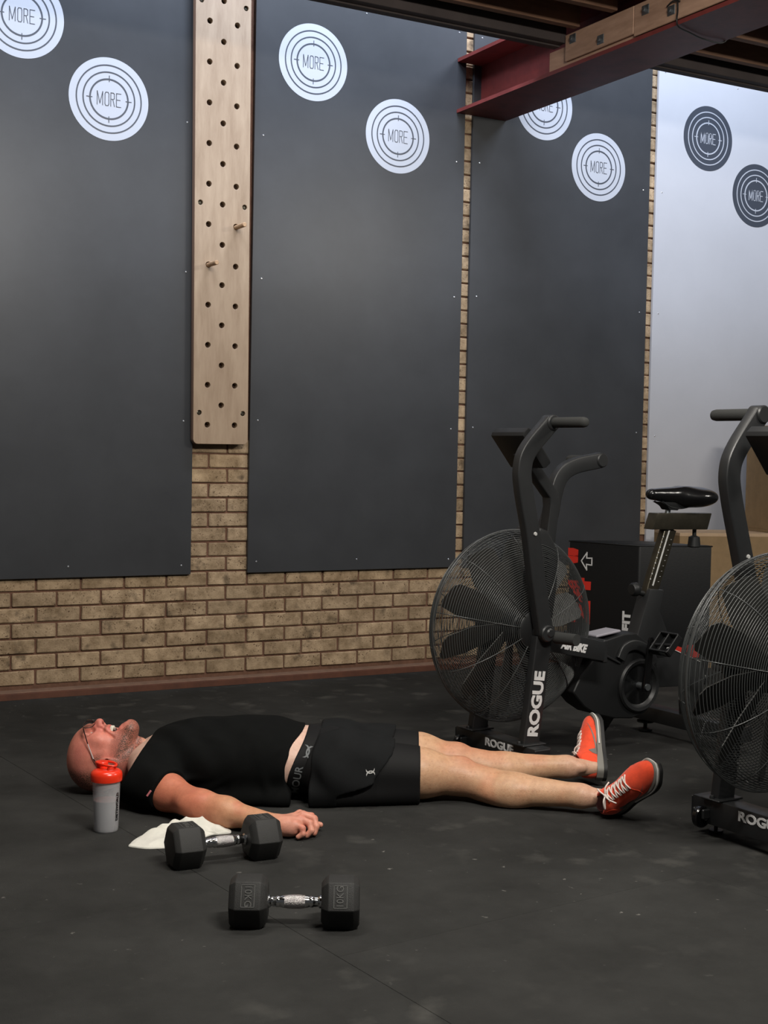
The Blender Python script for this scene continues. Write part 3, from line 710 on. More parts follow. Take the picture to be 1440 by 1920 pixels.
    prism(b, [(x, z) for x, z in poly], -0.095, 0.095, 'y', 0.004, 2); bmesh.ops.rotate(b, cent=(0, 0, 0), matrix=rot, verts=b.verts); bmesh.ops.translate(b, vec=(0.043, 0, 1.162), verts=b.verts)
    con = part('console', b, 'blackmatte', sm=0.5)
    b = bmnew(); box(b, (0, 0, 0.037), (0.12, 0.15, 0.003), 0.001); bmesh.ops.rotate(b, cent=(0, 0, 0), matrix=rot, verts=b.verts); bmesh.ops.translate(b, vec=(0.043, 0, 1.162), verts=b.verts); part('screen', b, 'gloss', con)
    b = bmnew(); box(b, (0.118, -0.02, 1.137), (0.05, 0.05, 0.035), 0.004, Matrix.Rotation(math.radians(45), 3, 'Y')); part('console_bracket', b, 'blackmatte', mast)
    # frame beam with print
    for s_ in (-1, 1):
        b = bmnew(); prism(b, BEAM, s_ * 0.150 - 0.012, s_ * 0.150 + 0.012, 'y', 0.004, 2); fb = part('frame_beam', b, 'black', sm=0.5)
        if s_ < 0:
            me = text_mesh('AIR BIKE', 0.040, 0.0022, sx=0.78, shear=0.25); dx = Vector((0.24, 0, -0.050)).normalized()
            me.transform(frame_m((BT[0] - 0.008, -0.1626, BT[1]), dx, (-dx.z, 0, dx.x))); obj('lettering', me, 'paint_white', fb)
    b = bmnew(); box(b, (BEAM[1][0] + 0.004, 0, (BEAM[1][1] + BEAM[2][1]) / 2), (0.020, 0.324, 0.085), 0.004); prism(b, [(BEAM[1][0], BEAM[1][1] - 0.004), (0.43, 0.447), (0.43, 0.372), (BEAM[1][0], BEAM[2][1] + 0.004)], -0.045, 0.045, 'y', 0.004, 2); fb = part('frame_bridge', b, 'black', sm=0.5)
    b = bmnew(); lathe(b, [(0.0, 0.012), (0.006, 0.012), (0.008, 0.006), (0.008, 0.0)], 12, 'z', (0.29, 0.0, 0.478)); part('bolt', b, 'black', fb)
    # crank housing
    poly = [(0.325, 0.325), (0.415, 0.405), (0.425, 0.447), (0.54, 0.470), (0.600, 0.470), (0.665, 0.430), (0.715, 0.345), (0.735, 0.265), (0.715, 0.200), (0.660, 0.155), (0.590, 0.138), (0.500, 0.146), (0.400, 0.172), (0.345, 0.205), (0.288, 0.262)]
    b = bmnew(); prism(b, poly, -0.055, 0.055, 'y', 0.010, 3); hs = part('drive_housing', b, 'blackmatte', sm=0.5)
    b = bmnew(); lathe(b, [(0.0, 0.0), (0.075, 0.0), (0.080, -0.004), (0.086, -0.012), (0.098, -0.014), (0.104, -0.006), (0.104, 0.01)], 48, 'y', (0.617, -0.055, 0.266)); part('drive_cover', b, 'black', hs, 0.5)
    b = bmnew(); tube(b, catmull([(0.515, -0.062, 0.375), (0.54, -0.062, 0.415), (0.59, -0.062, 0.425), (0.65, -0.062, 0.40), (0.69, -0.062, 0.35)], 5), 1.0, up=(0, 1, 0), sec=rsec(0.040, 0.016, 0.005)); part('housing_rib', b, 'black', hs)
    b = bmnew(); tube(b, [(0.415, -0.058, 0.405), (0.515, -0.058, 0.360)], 1.0, up=(0, 1, 0), sec=rsec(0.008, 0.008, 0.002)); part('housing_seam', b, 'black', hs)
    b = bmnew(); box(b, (0.47, 0.0, 0.472), (0.125, 0.085, 0.010), 0.003, Matrix.Rotation(math.radians(-7), 3, 'Y')); part('step_plate', b, 'plate')
    # cranks and pedals
    c0 = Vector((0.617, 0, 0.266))
    b = bmnew(); tube(b, [c0 + Vector((0, -0.11, 0)), c0 + Vector((0, 0.11, 0))], 0.013, 16); part('crank_axle', b, 'zinc')
    for s in (-1, 1):
        dv = Vector((0.01, 0, 0.178)) * (-s)
        p0 = c0 + Vector((0, s * 0.095, 0)); p1 = p0 + dv + Vector((0, s * 0.012, 0))
        b = bmnew(); tube(b, [p0 - dv.normalized() * 0.02, p0, p1, p1 + dv.normalized() * 0.014], [0.9, 1.1, 0.9, 0.6], up=(0, 1, 0), sec=rsec(0.030, 0.014, 0.004)); cr = part('crank_arm', b, 'gloss')
        pc = p1 + Vector((0.015, s * 0.062, -0.004))
        b = bmnew(); tube(b, [p1, pc + Vector((0, s * 0.04, 0))], 0.006, 10)
        for dx_ in (-0.042, 0.042): box(b, pc + Vector((dx_, 0, 0)), (0.008, 0.095, 0.032), 0.002)
        for dy_ in (-0.046, 0.0, 0.046): box(b, pc + Vector((0, dy_, 0)), (0.085, 0.007, 0.030), 0.002)
        PR = Matrix.Rotation(math.radians(-48), 3, 'Y'); bmesh.ops.rotate(b, cent=pc, matrix=PR, verts=b.verts)
        pd = part('pedal', b, 'blackmatte', cr)
        for dx_ in (-0.047, 0.047): part('reflector', box(bmnew(), pc + PR @ Vector((dx_, -0.02, 0.0)), (0.002, 0.030, 0.016), 0.0005, PR), 'zinc', cr)
    # seat tube, post, rail, saddle
    b = bmnew(); prism(b, [(0.590, 0.455), (0.630, 0.458), (0.690, 0.635), (0.765, 0.628), (0.745, 0.545), (0.800, 0.440), (0.790, 0.36), (0.71, 0.36)], -0.032, 0.032, 'y', 0.006, 2); part('seat_tube', b, 'black', sm=0.5)
    b = bmnew(); tube(b, [(0.700, 0, 0.56), (0.722, 0, 0.64), (0.808, 0, 0.868)], 1.0, up=(0, 1, 0), sec=rsec(0.062, 0.034, 0.005)); po = part('seat_post', b, 'steelrail', sm=0.5)
    dz = (Vector((0.808, 0, 0.868)) - Vector((0.722, 0, 0.64))).normalized()
    b = bmnew(); tube(b, [Vector((0.715, -0.0176, 0.645)), Vector((0.796, -0.0176, 0.862))], 1.0, up=(0, 1, 0), sec=rsec(0.007, 0.002, 0.0005)); part('scale_strip', b, 'lightstrip', po)
    b = bmnew()
    for k in range(9):
        p = Vector((0.745, -0.0172, 0.66)) + dz * 0.022 * k; box(b, p, (0.006, 0.0015, 0.0015)); box(b, p + Vector((-0.043, 0, 0.012)), (0.006, 0.0015, 0.006), 0.0005)
    tag(part('scale_mark', b, 'silverprint', po), kind='stuff')
    b = bmnew(); prism(b, [(0.698, 0.866), (1.000, 0.862), (1.022, 0.928), (0.722, 0.930)], -0.026, 0.026, 'y', 0.004, 2); rl = part('seat_rail', b, 'steelrail', sm=0.5)
    b = bmnew(); lathe(b, [(0.0, 0.0), (0.022, 0.0), (0.026, 0.004), (0.022, 0.042), (0.012, 0.046), (0.008, 0.048), (0.008, 0.075)], 14, 'z', (0.952, 0, 0.790)); part('slide_knob', b, 'blackmatte', rl)
    b = bmnew(); tube(b, [(0.655, 0, 0.620), (0.690, 0, 0.612)], 0.011, 14); lathe(b, [(0.0, 0.0), (0.020, 0.001), (0.027, 0.010), (0.027, 0.026), (0.018, 0.036), (0.0, 0.038)], 24, 'x', (0.618, 0, 0.632)); part('height_knob', b, 'blackmatte', sm=0.8)
    b = bmnew(); tube(b, [(0.800, 0, 0.925), (0.806, 0, 0.962)], 0.011, 12); part('saddle_stem', b, 'zinc', rl)
    def fs(P):
        nose = s_cone(P, (0.715, 0, 1.003), (0.86, 0, 0.998), 0.026, 0.044, (0, 0, 1), 0.85)
        rear = s_ell(P, (0.945, 0, 0.992), (0.092, 0.098, 0.042))
        d = smin(nose, rear, 0.05)
        d = smax(d, -s_ell(P, (0.87, 0, 1.09), (0.12, 0.03, 0.052)), 0.02)
        return d
    part('saddle', sdf_mesh('saddle', fs, (0.67, -0.115, 0.94), (1.06, 0.115, 1.05), 0.005), 'saddle', sm=None)
    b = bmnew(); prism(b, [(0.735, 0.975), (0.93, 0.968), (0.90, 0.955), (0.845, 0.950), (0.835, 0.940), (0.79, 0.942), (0.775, 0.958)], -0.024, 0.024, 'y', 0.004, 2)
    for yy in (-0.022, 0.022): tube(b, catmull([(0.75, yy, 0.975), (0.80, yy, 0.952), (0.87, yy, 0.95), (0.94, yy * 1.8, 0.972)], 5), 0.0035, 8)
    part('saddle_base', b, 'blackmatte', rl)
    # rear frame and base
    b = bmnew(); prism(b, [(0.66, 0.36), (0.80, 0.40), (0.985, 0.325), (1.01, 0.27), (0.965, 0.10), (0.925, 0.10), (0.915, 0.235), (0.70, 0.245)], -0.03, 0.03, 'y', 0.006, 2); rf = part('rear_frame', b, 'black', sm=0.5)
    b = bmnew(); tube(b, [(0.72, -0.0315, 0.392), (0.80, -0.0315, 0.398), (0.975, -0.0315, 0.330)], 0.002, 6); part('frame_edge', b, 'lightstrip', rf)
    b = bmnew(); box(b, (0.95, 0.0, 0.085), (0.080, 0.60, 0.060), 0.006, seg=2); rb = part('rear_base', b, 'black', sm=0.5)
    for s in (-1, 1):
        b = bmnew(); lathe(b, [(0.0, 0.003), (0.026, 0.003), (0.030, 0.007), (0.030, 0.014), (0.008, 0.018), (0.008, 0.040), (0.035, 0.042), (0.035, 0.049), (0.008, 0.050), (0.008, 0.060)], 20, 'z', (0.95, s * 0.245, -0.003)); part('levelling_foot', b, 'blackmatte', rb)
    return t
near1 = [(0.045, 0.515), (0.005, 0.70), (-0.026, 0.87), (-0.062, 1.02), (-0.070, 1.10), (-0.045, 1.165), (0.050, 1.262)]
far1 = [(0.165, 0.60), (0.27, 0.78), (0.335, 0.90), (0.355, 0.99), (0.385, 1.065), (0.45, 1.106), (0.585, 1.132)]
bike((1.176, -2.06, 0), 'black air bike standing behind the man\'s feet', near1, far1)
near2 = [(0.045, 0.515), (0.10, 0.68), (0.16, 0.85), (0.20, 0.98), (0.235, 1.06), (0.30, 1.11), (0.43, 1.15)]
far2 = [(0.165, 0.515), (0.115, 0.70), (0.072, 0.85), (0.018, 1.03), (0.008, 1.11), (0.035, 1.175), (0.125, 1.283)]
bike((1.295, -3.237, 0), 'black air bike cut off by the right edge, nearer the camera', near2, far2)

# ================================================================== DUMBBELLS
def dumbbell(loc, rz, label, face):
    t = empty('dumbbell', loc, rz); tag(t, label, 'dumbbell', 'black hexagonal dumbbells on the floor')
    H = 0.0575; Rv = H / math.cos(PI / 6); cz = H
    for s in (-1, 1):
        bm = bmnew(); xi, xo = 0.064, 0.156
        st = [(xi, 0.70), (xi + 0.006, 0.84), (xi + 0.017, 1.0), (xo - 0.015, 1.0), (xo - 0.003, 0.86), (xo, 0.80)]
        rings = []
        for (x, k) in st: rings.append([bm.verts.new((s * x, k * Rv * math.cos(PI / 6 * 2 * q), cz + k * Rv * math.sin(PI / 6 * 2 * q))) for q in range(6)])
        for A_, B_ in zip(rings[:-1], rings[1:]):
            for q in range(6): bm.faces.new((A_[q], A_[(q + 1) % 6], B_[(q + 1) % 6], B_[q]))
        bm.faces.new(rings[0]); bm.faces.new(rings[-1])
        bmesh.ops.recalc_face_normals(bm, faces=bm.faces)
        bmesh.ops.bevel(bm, geom=bm.edges[:], offset=0.0022, segments=2, profile=0.6, affect='EDGES')
        hd = obj('hex_head', bm, 'dbrubber', t, smooth=0.7)
        xc = s * (xi + xo) / 2
        for fa in face:
            a = math.radians(fa); a = {-30: PI + PI / 6 * -1, 210: PI / 6, 90: PI / 2}[fa]
            n = Vector((0, math.cos(a), math.sin(a))) if fa != -30 else Vector((0, -math.cos(PI / 6), math.sin(PI / 6)))
            if fa == 210: n = Vector((0, math.cos(PI / 6), math.sin(PI / 6)))
            c = Vector((xc, 0, cz)) + n * (H + 0.0003)
            up = n.cross(Vector((1, 0, 0))); X = Vector((1, 0, 0))
            # lettering reads along the face, turned by 90 degrees like the moulded original
            me = text_mesh('10KG', 0.024, 0.0, 0.0011, sx=0.92)
            mt = frame_m(c, up * (1 if s < 0 else -1), X * (-1 if s < 0 else 1) if True else X)
            Xd = up if s > 0 else -up
            if n.cross(Xd).length > 0:
                Yd = n.cross(Xd); mt = Matrix((Xd, Yd, n)).transposed().to_4x4(); mt.translation = c
            me.transform(mt); obj('moulded_lettering', me, 'dbletter', hd)
            bm = bmnew(); w, h = 0.031, 0.052
            L = [(-h / 2, -w / 2), (h / 2, -w / 2), (h / 2, w / 2), (-h / 2, w / 2), (-h / 2, -w / 2)]
            bm = strokes([L], 0.0016, 0.0016); bmesh.ops.transform(bm, matrix=mt, verts=bm.verts); obj('label_border', bm, 'dbletter', hd)
    bm = bmnew()
    pr_ = [(0.0135, -0.068), (0.0155, -0.066), (0.0155, -0.060), (0.0115, -0.056), (0.0120, -0.046), (0.0135, -0.044), (0.0135, -0.038), (0.0125, -0.036)]
    full = pr_ + [(0.0145, -0.030), (0.0160, -0.015), (0.0165, 0.0), (0.0160, 0.015), (0.0145, 0.030)] + [(r, -x) for r, x in pr_[::-1]]
    lathe(bm, full, 32, 'x', (0, 0, cz)); obj('handle', bm, 'chrome', t, smooth=0.7)
    bm = bmnew(); lathe(bm, [(0.0146, -0.028), (0.0163, -0.015), (0.0168, 0.0), (0.0163, 0.015), (0.0146, 0.028)], 32, 'x', (0, 0, cz)); obj('knurled_grip', bm, 'knurl', t, smooth=0.7)
    return t
dumbbell((-0.203, -3.217, 0), math.radians(-27.5), 'hexagonal dumbbell lying alone nearest the camera', (-30, 210))
dumbbell((-0.166, -2.677, 0), math.radians(-3), 'hexagonal dumbbell lying in front of the white towel and hand', (90,))

# ================================================================== SHAKER BOTTLE
def bottle(loc):
    t = empty('shaker_bottle', loc, math.radians(-62)); tag(t, 'translucent shaker bottle with red lid standing by the man\'s head', 'bottle')
    bm = bmnew(); th = 0.0016
    pr_ = [(0.0, 0.001), (0.0335, 0.001), (0.0358, 0.004), (0.0368, 0.012), (0.0385, 0.07), (0.0405, 0.135), (0.0415, 0.158)]
    lathe(bm, pr_ + [(r - th, z if z > 0.003 else z + th) for r, z in pr_[::-1]], 48); obj('cup', bm, 'bottle', t, smooth=0.8)
    bm = bmnew(); lathe(bm, [(0.0, 0.0035), (0.0335, 0.0035), (0.0350, 0.012), (0.0366, 0.07), (0.03745, 0.094), (0.0, 0.094)], 48); obj('water', bm, 'water', t, smooth=0.8)
    bm = bmnew(); lathe(bm, [(0.044, 0.152), (0.0462, 0.153), (0.0468, 0.158), (0.0468, 0.170), (0.0450, 0.178), (0.038, 0.184), (0.026, 0.189), (0.0, 0.191)], 48); lid = obj('lid', bm, 'lid', t, smooth=0.8)
    bm = bmnew()
    lathe(bm, [(0.015, 0.180), (0.0155, 0.196), (0.019, 0.198), (0.019, 0.204), (0.0165, 0.207), (0.0, 0.208)], 24, 'z', (-0.020, 0, 0)); obj('spout_cap', bm, 'lid', lid, smooth=0.8)
    bm = bmnew(); tube(bm, catmull([(-0.034, -0.010, 0.203), (-0.010, -0.020, 0.204), (0.020, -0.018, 0.202), (0.036, 0.0, 0.200), (0.020, 0.018, 0.202), (-0.010, 0.020, 0.204), (-0.034, 0.010, 0.203)], 5), 0.0034, 10); tube(bm, [(0.024, -0.014, 0.201), (0.020, -0.014, 0.188)], 0.004, 8); tube(bm, [(0.024, 0.014, 0.201), (0.020, 0.014, 0.188)], 0.004, 8)
    obj('carry_loop', bm, 'lid', lid, smooth=0.9)
    me = text_mesh('DIETSWORLD', 0.0135, 0.0007, 0.0002, sx=1.0)
    # wrap around the cup, reading upwards
    ang0 = math.radians(0)
    for v in me.vertices:
        x, y = v.co.x, v.co.y; z = 0.078 + x; r = 0.0387 + (z - 0.07) * 0.031 + 0.0004 + max(0, v.co.z) ; a = ang0 - y / 0.039 * 1.0
        v.co = (r * math.cos(a + math.radians(10)), r * math.sin(a + math.radians(10)), z)
    obj('lettering', me, 'gloss', t)
    return t
bottle((-0.367, -2.246, 0))

# ================================================================== TOWEL
def towel():
    out = [(-.360, -2.436), (-.327, -2.390), (-.286, -2.352), (-.216, -2.315), (-.170, -2.275), (-.152, -2.298), (-.132, -2.322), (-.105, -2.322), (-.070, -2.340), (-.050, -2.356), (-.038, -2.392), (-.042, -2.43), (-.078, -2.430), (-.1, -2.425), (-.129, -2.44), (-.191, -2.47), (-.233, -2.50), (-.278, -2.492), (-.324, -2.475)]
    P_ = catmull([(x, y, 0) for x, y in out + out[:1]], 9)[:-1]
    c = Vector((-0.19, -2.375, 0)); bm = bmnew(); n = len(P_); K = 26; rings = []
    def h(x, y, u):
        e = (1 - u ** 3)
        f = 0.013 * e + 0.009 * e * math.sin(38 * x + 55 * y + 2 * math.sin(40 * y)) + 0.005 * e * math.sin(50 * x - 38 * y) + 0.0015 * math.sin(110 * x + 90 * y) * e
        f += e * (0.007 * (1 - abs(math.sin(30 * x + 22 * y + 1.2 * math.sin(30 * y)))) ** 2 + 0.006 * (1 - abs(math.sin(-24 * x + 42 * y + 1.4 * math.sin(26 * x)))) ** 2)
        g = math.exp(-((x + 0.15) ** 2 / 0.004 + (y + 2.33) ** 2 / 0.003)) * 0.022 * e + math.exp(-((x + 0.08) ** 2 / 0.002 + (y + 2.37) ** 2 / 0.002)) * 0.014 * e
        return 0.004 + max(0.0, f) + g
    for q in range(1, K + 1):
        u = q / K; ring = []
        for p in P_:
            v = c + (p - c) * u; ring.append(bm.verts.new((v.x, v.y, h(v.x, v.y, u) + (0.002 if q == K else 0))))
        rings.append(ring)
    cc = bm.verts.new((c.x, c.y, h(c.x, c.y, 0)))
    for k in range(n): bm.faces.new((cc, rings[0][k], rings[0][(k + 1) % n]))
    for A_, B_ in zip(rings[:-1], rings[1:]):
        for k in range(n): bm.faces.new((A_[k], B_[k], B_[(k + 1) % n], A_[(k + 1) % n]))
    bot = [bm.verts.new((v.co.x, v.co.y, 0.001)) for v in rings[-1]]
    for k in range(n): bm.faces.new((rings[-1][k], bot[k], bot[(k + 1) % n], rings[-1][(k + 1) % n]))
    o = obj('towel', bm, 'towel', smooth=2.0); tag(o, 'crumpled white towel on the floor beside the man\'s elbow', 'towel')
towel()

# ================================================================== THE MAN
BO = Matrix.Translation((-0.347, -1.757, 0)) @ Matrix.Rotation(math.atan2(-0.4854, 0.8743), 4, 'Z')
def f_head(P):
    d = s_ell(P, (0.092, 0, 0.108), (0.092, 0.077, 0.101))
    d = smin(d, s_ell(P, (0.078, 0, 0.150), (0.060, 0.062, 0.074)), 0.03)
    d = smin(d, s_ell(P, (0.132, 0, 0.150), (0.072, 0.060, 0.068)), 0.03)
    d = smin(d, s_ell(P, (0.163, 0, 0.170), (0.050, 0.050, 0.050)), 0.02)
    for s in (-1, 1):
        d = smin(d, s_ell(P, (0.112, s * 0.044, 0.186), (0.026, 0.022, 0.020)), 0.02)
        d = smin(d, s_cone(P, (0.207, s * 0.016, 0.214), (0.172, s * 0.054, 0.118), 0.020, 0.018), 0.028)
        d = smin(d, s_cone(P, (0.066, s * 0.046, 0.204), (0.069, s * 0.010, 0.216), 0.007, 0.009), 0.012)
    d = smin(d, s_ell(P, (0.209, 0, 0.217), (0.022, 0.028, 0.028)), 0.022)
    # sockets, eyes squeezed
    for s in (-1, 1):
        d = smax(d, -s_ell(P, (0.084, s * 0.031, 0.216), (0.012, 0.017, 0.012)), 0.010)
        d = smin(d, s_ell(P, (0.085, s * 0.031, 0.199), (0.0115, 0.014, 0.0105)), 0.004)
        d = smax(d, -s_cone(P, (0.0865, s * 0.019, 0.2105), (0.0865, s * 0.043, 0.2065), 0.0016, 0.0014), 0.002)
        d = smin(d, s_cone(P, (0.074, s * 0.018, 0.2135), (0.076, s * 0.047, 0.2035), 0.0035, 0.003), 0.006)
    # nose
    d = smin(d, s_cone(P, (0.083, 0, 0.214), (0.1055, 0, 0.2340), 0.0085, 0.0145), 0.010)
    for s in (-1, 1): d = smin(d, s_ell(P, (0.1120, s * 0.0140, 0.2255), (0.011, 0.0085, 0.0095)), 0.005)
    for s in (-1, 1): d = smax(d, -s_ell(P, (0.1215, s * 0.0080, 0.2290), (0.0060, 0.0042, 0.0060)), 0.002)
    # mouth open
    d = smin(d, s_cone(P, (0.134, -0.017, 0.2145), (0.134, 0.017, 0.2145), 0.0105, 0.0105), 0.010)
    d = smin(d, s_cone(P, (0.180, -0.016, 0.2185), (0.180, 0.016, 0.2185), 0.0090, 0.0095), 0.010)
    d = smax(d, -s_ell(P, (0.1580, 0, 0.226), (0.0175, 0.029, 0.042)), 0.004)
    d = smax(d, -s_ell(P, (0.190, 0, 0.252), (0.005, 0.022, 0.010)), 0.008)
    # cheek folds
    for s in (-1, 1): d = smax(d, -s_cone(P, (0.120, s * 0.026, 0.2160), (0.160, s * 0.044, 0.1960), 0.0025, 0.0015), 0.010)
    # ears
    for s in (-1, 1):
        e = s_ell(P, (0.150, s * 0.081, 0.120), (0.031, 0.0085, 0.019))
        e = smax(e, -s_ell(P, (0.147, s * 0.0905, 0.121), (0.019, 0.0075, 0.0105)), 0.004)
        e = smax(e, -s_ell(P, (0.148, s * 0.088, 0.129), (0.006, 0.012, 0.005)), 0.003)
        e = smin(e, s_ell(P, (0.163, s * 0.084, 0.131), (0.006, 0.004, 0.004)), 0.004)
        d = smin(d, e, 0.006)
    # neck
    nk = s_cone(P, (0.130, 0, 0.085), (0.31, 0.008, 0.118), 0.056, 0.068)
    d = smin(d, nk, 0.040)
    for s in (-1, 1): d = smin(d, s_cone(P, (0.165, s * 0.055, 0.10), (0.285, s * 0.028, 0.170), 0.012, 0.012), 0.025)
    d = smin(d, s_ell(P, (0.243, 0, 0.175), (0.014, 0.010, 0.012)), 0.015)
    return d
SH = V3((0.265, -0.150, 0.085)); EL = V3((0.500, -0.345, 0.050)); WR = V3((0.722, -0.446, 0.036))
def f_arm(P):
    d = s_cone(P, SH, SH + (EL - SH) * 0.45, 0.062, 0.056)
    d = smin(d, s_cone(P, SH + (EL - SH) * 0.35, EL, 0.055, 0.042), 0.03)
    m = EL + (WR - EL) * 0.30
    d = smin(d, s_cone(P, EL + V3((0.0, 0.0, 0.006)), m, 0.041, 0.045), 0.03)
    d = smin(d, s_cone(P, m, WR, 0.0445, 0.0275, (0, 0, 1), 0.92), 0.03)
    d = smin(d, s_ell(P, EL + V3((-.03, .01, .012)), (.055, .045, .034)), 0.03)
    return d
KN = [(0.795, -0.400, 0.052), (0.806, -0.429, 0.057), (0.800, -0.458, 0.053), (0.787, -0.483, 0.044)]
PIPJ = [(0.830, -0.406, 0.047), (0.840, -0.439, 0.048), (0.829, -0.469, 0.043), (0.809, -0.493, 0.034)]
DIPJ = [(0.842, -0.419, 0.034), (0.848, -0.455, 0.030), (0.836, -0.484, 0.026), (0.812, -0.500, 0.020)]
TIPJ = [(0.846, -0.430, 0.018), (0.843, -0.463, 0.013), (0.822, -0.486, 0.012), (0.798, -0.500, 0.011)]
def f_hand(P):
    d = s_cone(P, WR - V3((0.02, -0.008, 0)), WR + V3((0.02, -0.006, 0)), 0.029, 0.027, (0, 0, 1), 0.8)
    w0 = WR + V3((0.012, 0, 0.0))
    for i, k in enumerate(KN):
        st = w0 + V3((0, 0.012 - 0.009 * i, 0.002))
        d = smin(d, s_cone(P, st, V3(k) - V3((0.004, 0, 0.006)), 0.016, 0.0130), 0.014)
        d = smin(d, s_cone(P, V3(k) - V3((0.012, 0, 0.016)), st - V3((0, 0, 0.010)), 0.013, 0.014), 0.014)
    d = smin(d, s_ell(P, (0.768, -0.470, 0.030), (0.042, 0.024, 0.025)), 0.02)
    fing = None
    for i in range(4):
        r = (0.0108, 0.0112, 0.0106, 0.0096)[i]
        e = s_cone(P, KN[i], PIPJ[i], r + 0.0012, r); e = smin(e, s_ell(P, PIPJ[i], (r * 1.12,) * 3), 0.003)
        e = smin(e, s_cone(P, PIPJ[i], DIPJ[i], r * 0.97, r * 0.88), 0.003); e = smin(e, s_cone(P, DIPJ[i], TIPJ[i], r * 0.88, r * 0.80), 0.003)
        e = smin(e, s_ell(P, KN[i], (r * 1.28, r * 1.15, r * 1.2)), 0.004)
        fing = e if fing is None else smin(fing, e, 0.0022)
    d = smin(d, fing, 0.006)
    T = [WR + V3((0.020, 0.016, -0.006)), V3((0.780, -0.392, 0.026)), V3((0.826, -0.384, 0.022)), V3((0.858, -0.396, 0.019))]
    th = s_cone(P, T[0], T[1], 0.0170, 0.0145); th = smin(th, s_cone(P, T[1], T[2], 0.0125, 0.0112), 0.006); th = smin(th, s_cone(P, T[2], T[3], 0.0110, 0.0085), 0.003)
    return smin(d, th, 0.008)
def f_armhand(P): return smin(f_arm(P), f_hand(P), 0.010)
FSH = V3((0.285, 0.175, 0.092)); FEL = V3((0.53, 0.275, 0.05)); FWR = V3((0.76, 0.33, 0.035))
def f_fararm(P):
    d = s_cone(P, FSH, FEL, 0.062, 0.046); d = smin(d, s_cone(P, FEL, FWR, 0.046, 0.028), 0.03)
    d = smin(d, s_ell(P, FWR + V3((0.055, 0.006, 0)), (0.052, 0.040, 0.018)), 0.02)
    for i in range(4): 
        a = FWR + V3((0.09, 0.034 - 0.021 * i, 0.004)); b_ = a + V3((0.045, 0.003, 0.000)); c_ = b_ + V3((0.018, 0, -0.018))
        d = smin(d, s_cone(P, a, b_, 0.010, 0.009), 0.004); d = smin(d, s_cone(P, b_, c_, 0.009, 0.008), 0.003)
    d = smin(d, s_cone(P, FWR + V3((0.02, -0.025, 0)), FWR + V3((0.085, -0.052, -0.012)), 0.014, 0.010), 0.010)
    return d
def f_torso(P, o=0.0):
    d = s_ell(P, (0.46, 0.012, 0.130), (0.215, 0.170 + o, 0.112 + o))
    d = smin(d, s_ell(P, (0.64, 0.028, 0.125), (0.20, 0.165 + o, 0.124 + o)), 0.06)
    d = smin(d, s_ell(P, (0.86, 0.060, 0.115), (0.15, 0.172 + o, 0.112 + o)), 0.06)
    d = smin(d, s_cone(P, (0.30, -0.120, 0.100), (0.30, 0.140, 0.100), 0.068 + o, 0.068 + o), 0.05)
    for s in (-1, 1): d = smin(d, s_cone(P, (0.25, 0.008 + s * 0.03, 0.110), (0.300, s * 0.120, 0.110), 0.052 + o, 0.060 + o), 0.03)
    return d
HN = V3((0.90, -0.030, 0.105)); HF = V3((0.90, 0.150, 0.110))
NL = [V3((1.17, -0.005, 0.090)), V3((1.300, 0.010, 0.078)), V3((1.375, -0.020, 0.058)), V3((1.47, -0.062, 0.050)), V3((1.68, -0.130, 0.054)), V3((1.765, -0.150, 0.055))]
NR = [0.078, 0.058, 0.047, 0.050, 0.032, 0.027]
FL = [V3((1.17, 0.205, 0.096)), V3((1.300, 0.205, 0.082)), V3((1.370, 0.203, 0.070)), V3((1.47, 0.200, 0.060)), V3((1.68, 0.204, 0.070)), V3((1.772, 0.222, 0.066))]
def f_leg(P, H_, L_, o=0.0):
    d = s_cone(P, H_, L_[0], 0.098 + o, NR[0] + o)
    for i in range(5): d = smin(d, s_cone(P, L_[i], L_[i + 1], NR[i] + o, NR[i + 1] + o), 0.03)
    d = smin(d, s_ell(P, L_[1] + V3((0.0, -0.004, 0.030)), (0.036 + o, 0.030 + o, 0.030 + o)), 0.02)      # kneecap
    d = smin(d, s_ell(P, L_[3] + V3((-0.02, 0.0, -0.006)), (0.085, 0.050, 0.044)), 0.03)                   # calf
    d = smin(d, s_cone(P, L_[1] + V3((0.07, 0, 0.012)), L_[4] + V3((0, 0, 0.010)), 0.018, 0.020), 0.03)    # shin
    for s in (-1, 1): d = smin(d, s_ell(P, L_[4] + V3((0.050, s * 0.022, 0.004)), (0.015, 0.011, 0.015)), 0.015)
    return d
pieces = [(f_head, (-0.01, -0.105, 0.0), (0.32, 0.105, 0.262), 0.0021),
          (f_armhand, (0.30, -0.54, 0.0), (0.885, -0.16, 0.145), 0.0026),
          (f_fararm, (0.27, 0.10, 0.0), (0.92, 0.42, 0.165), 0.005),
          (lambda P: f_torso(P), (0.20, -0.20, 0.0), (1.05, 0.27, 0.26), 0.0065),
          (lambda P: f_leg(P, HN, NL), (1.00, -0.22, 0.0), (1.80, 0.105, 0.205), 0.0042),
          (lambda P: f_leg(P, HF, FL), (1.00, 0.09, 0.0), (1.80, 0.36, 0.215), 0.0042)]
VS, FS, CS, HS = [], [], [], []; base = 0
rng = np.random.RandomState(3)
def mixc(c, c2, w): return c * (1 - w[:, None]) + V3(c2) * w[:, None]
def sm(x, a, b): t = np.clip((x - a) / (b - a), 0, 1); return t * t * (3 - 2 * t)
def lumpy(v, f, seed):
    r_ = np.random.RandomState(seed); out = np.zeros(len(v))
    for k in range(5):
        d = r_.randn(3) * f; out += np.sin(v @ d + r_.rand() * 6)
    return out / 5
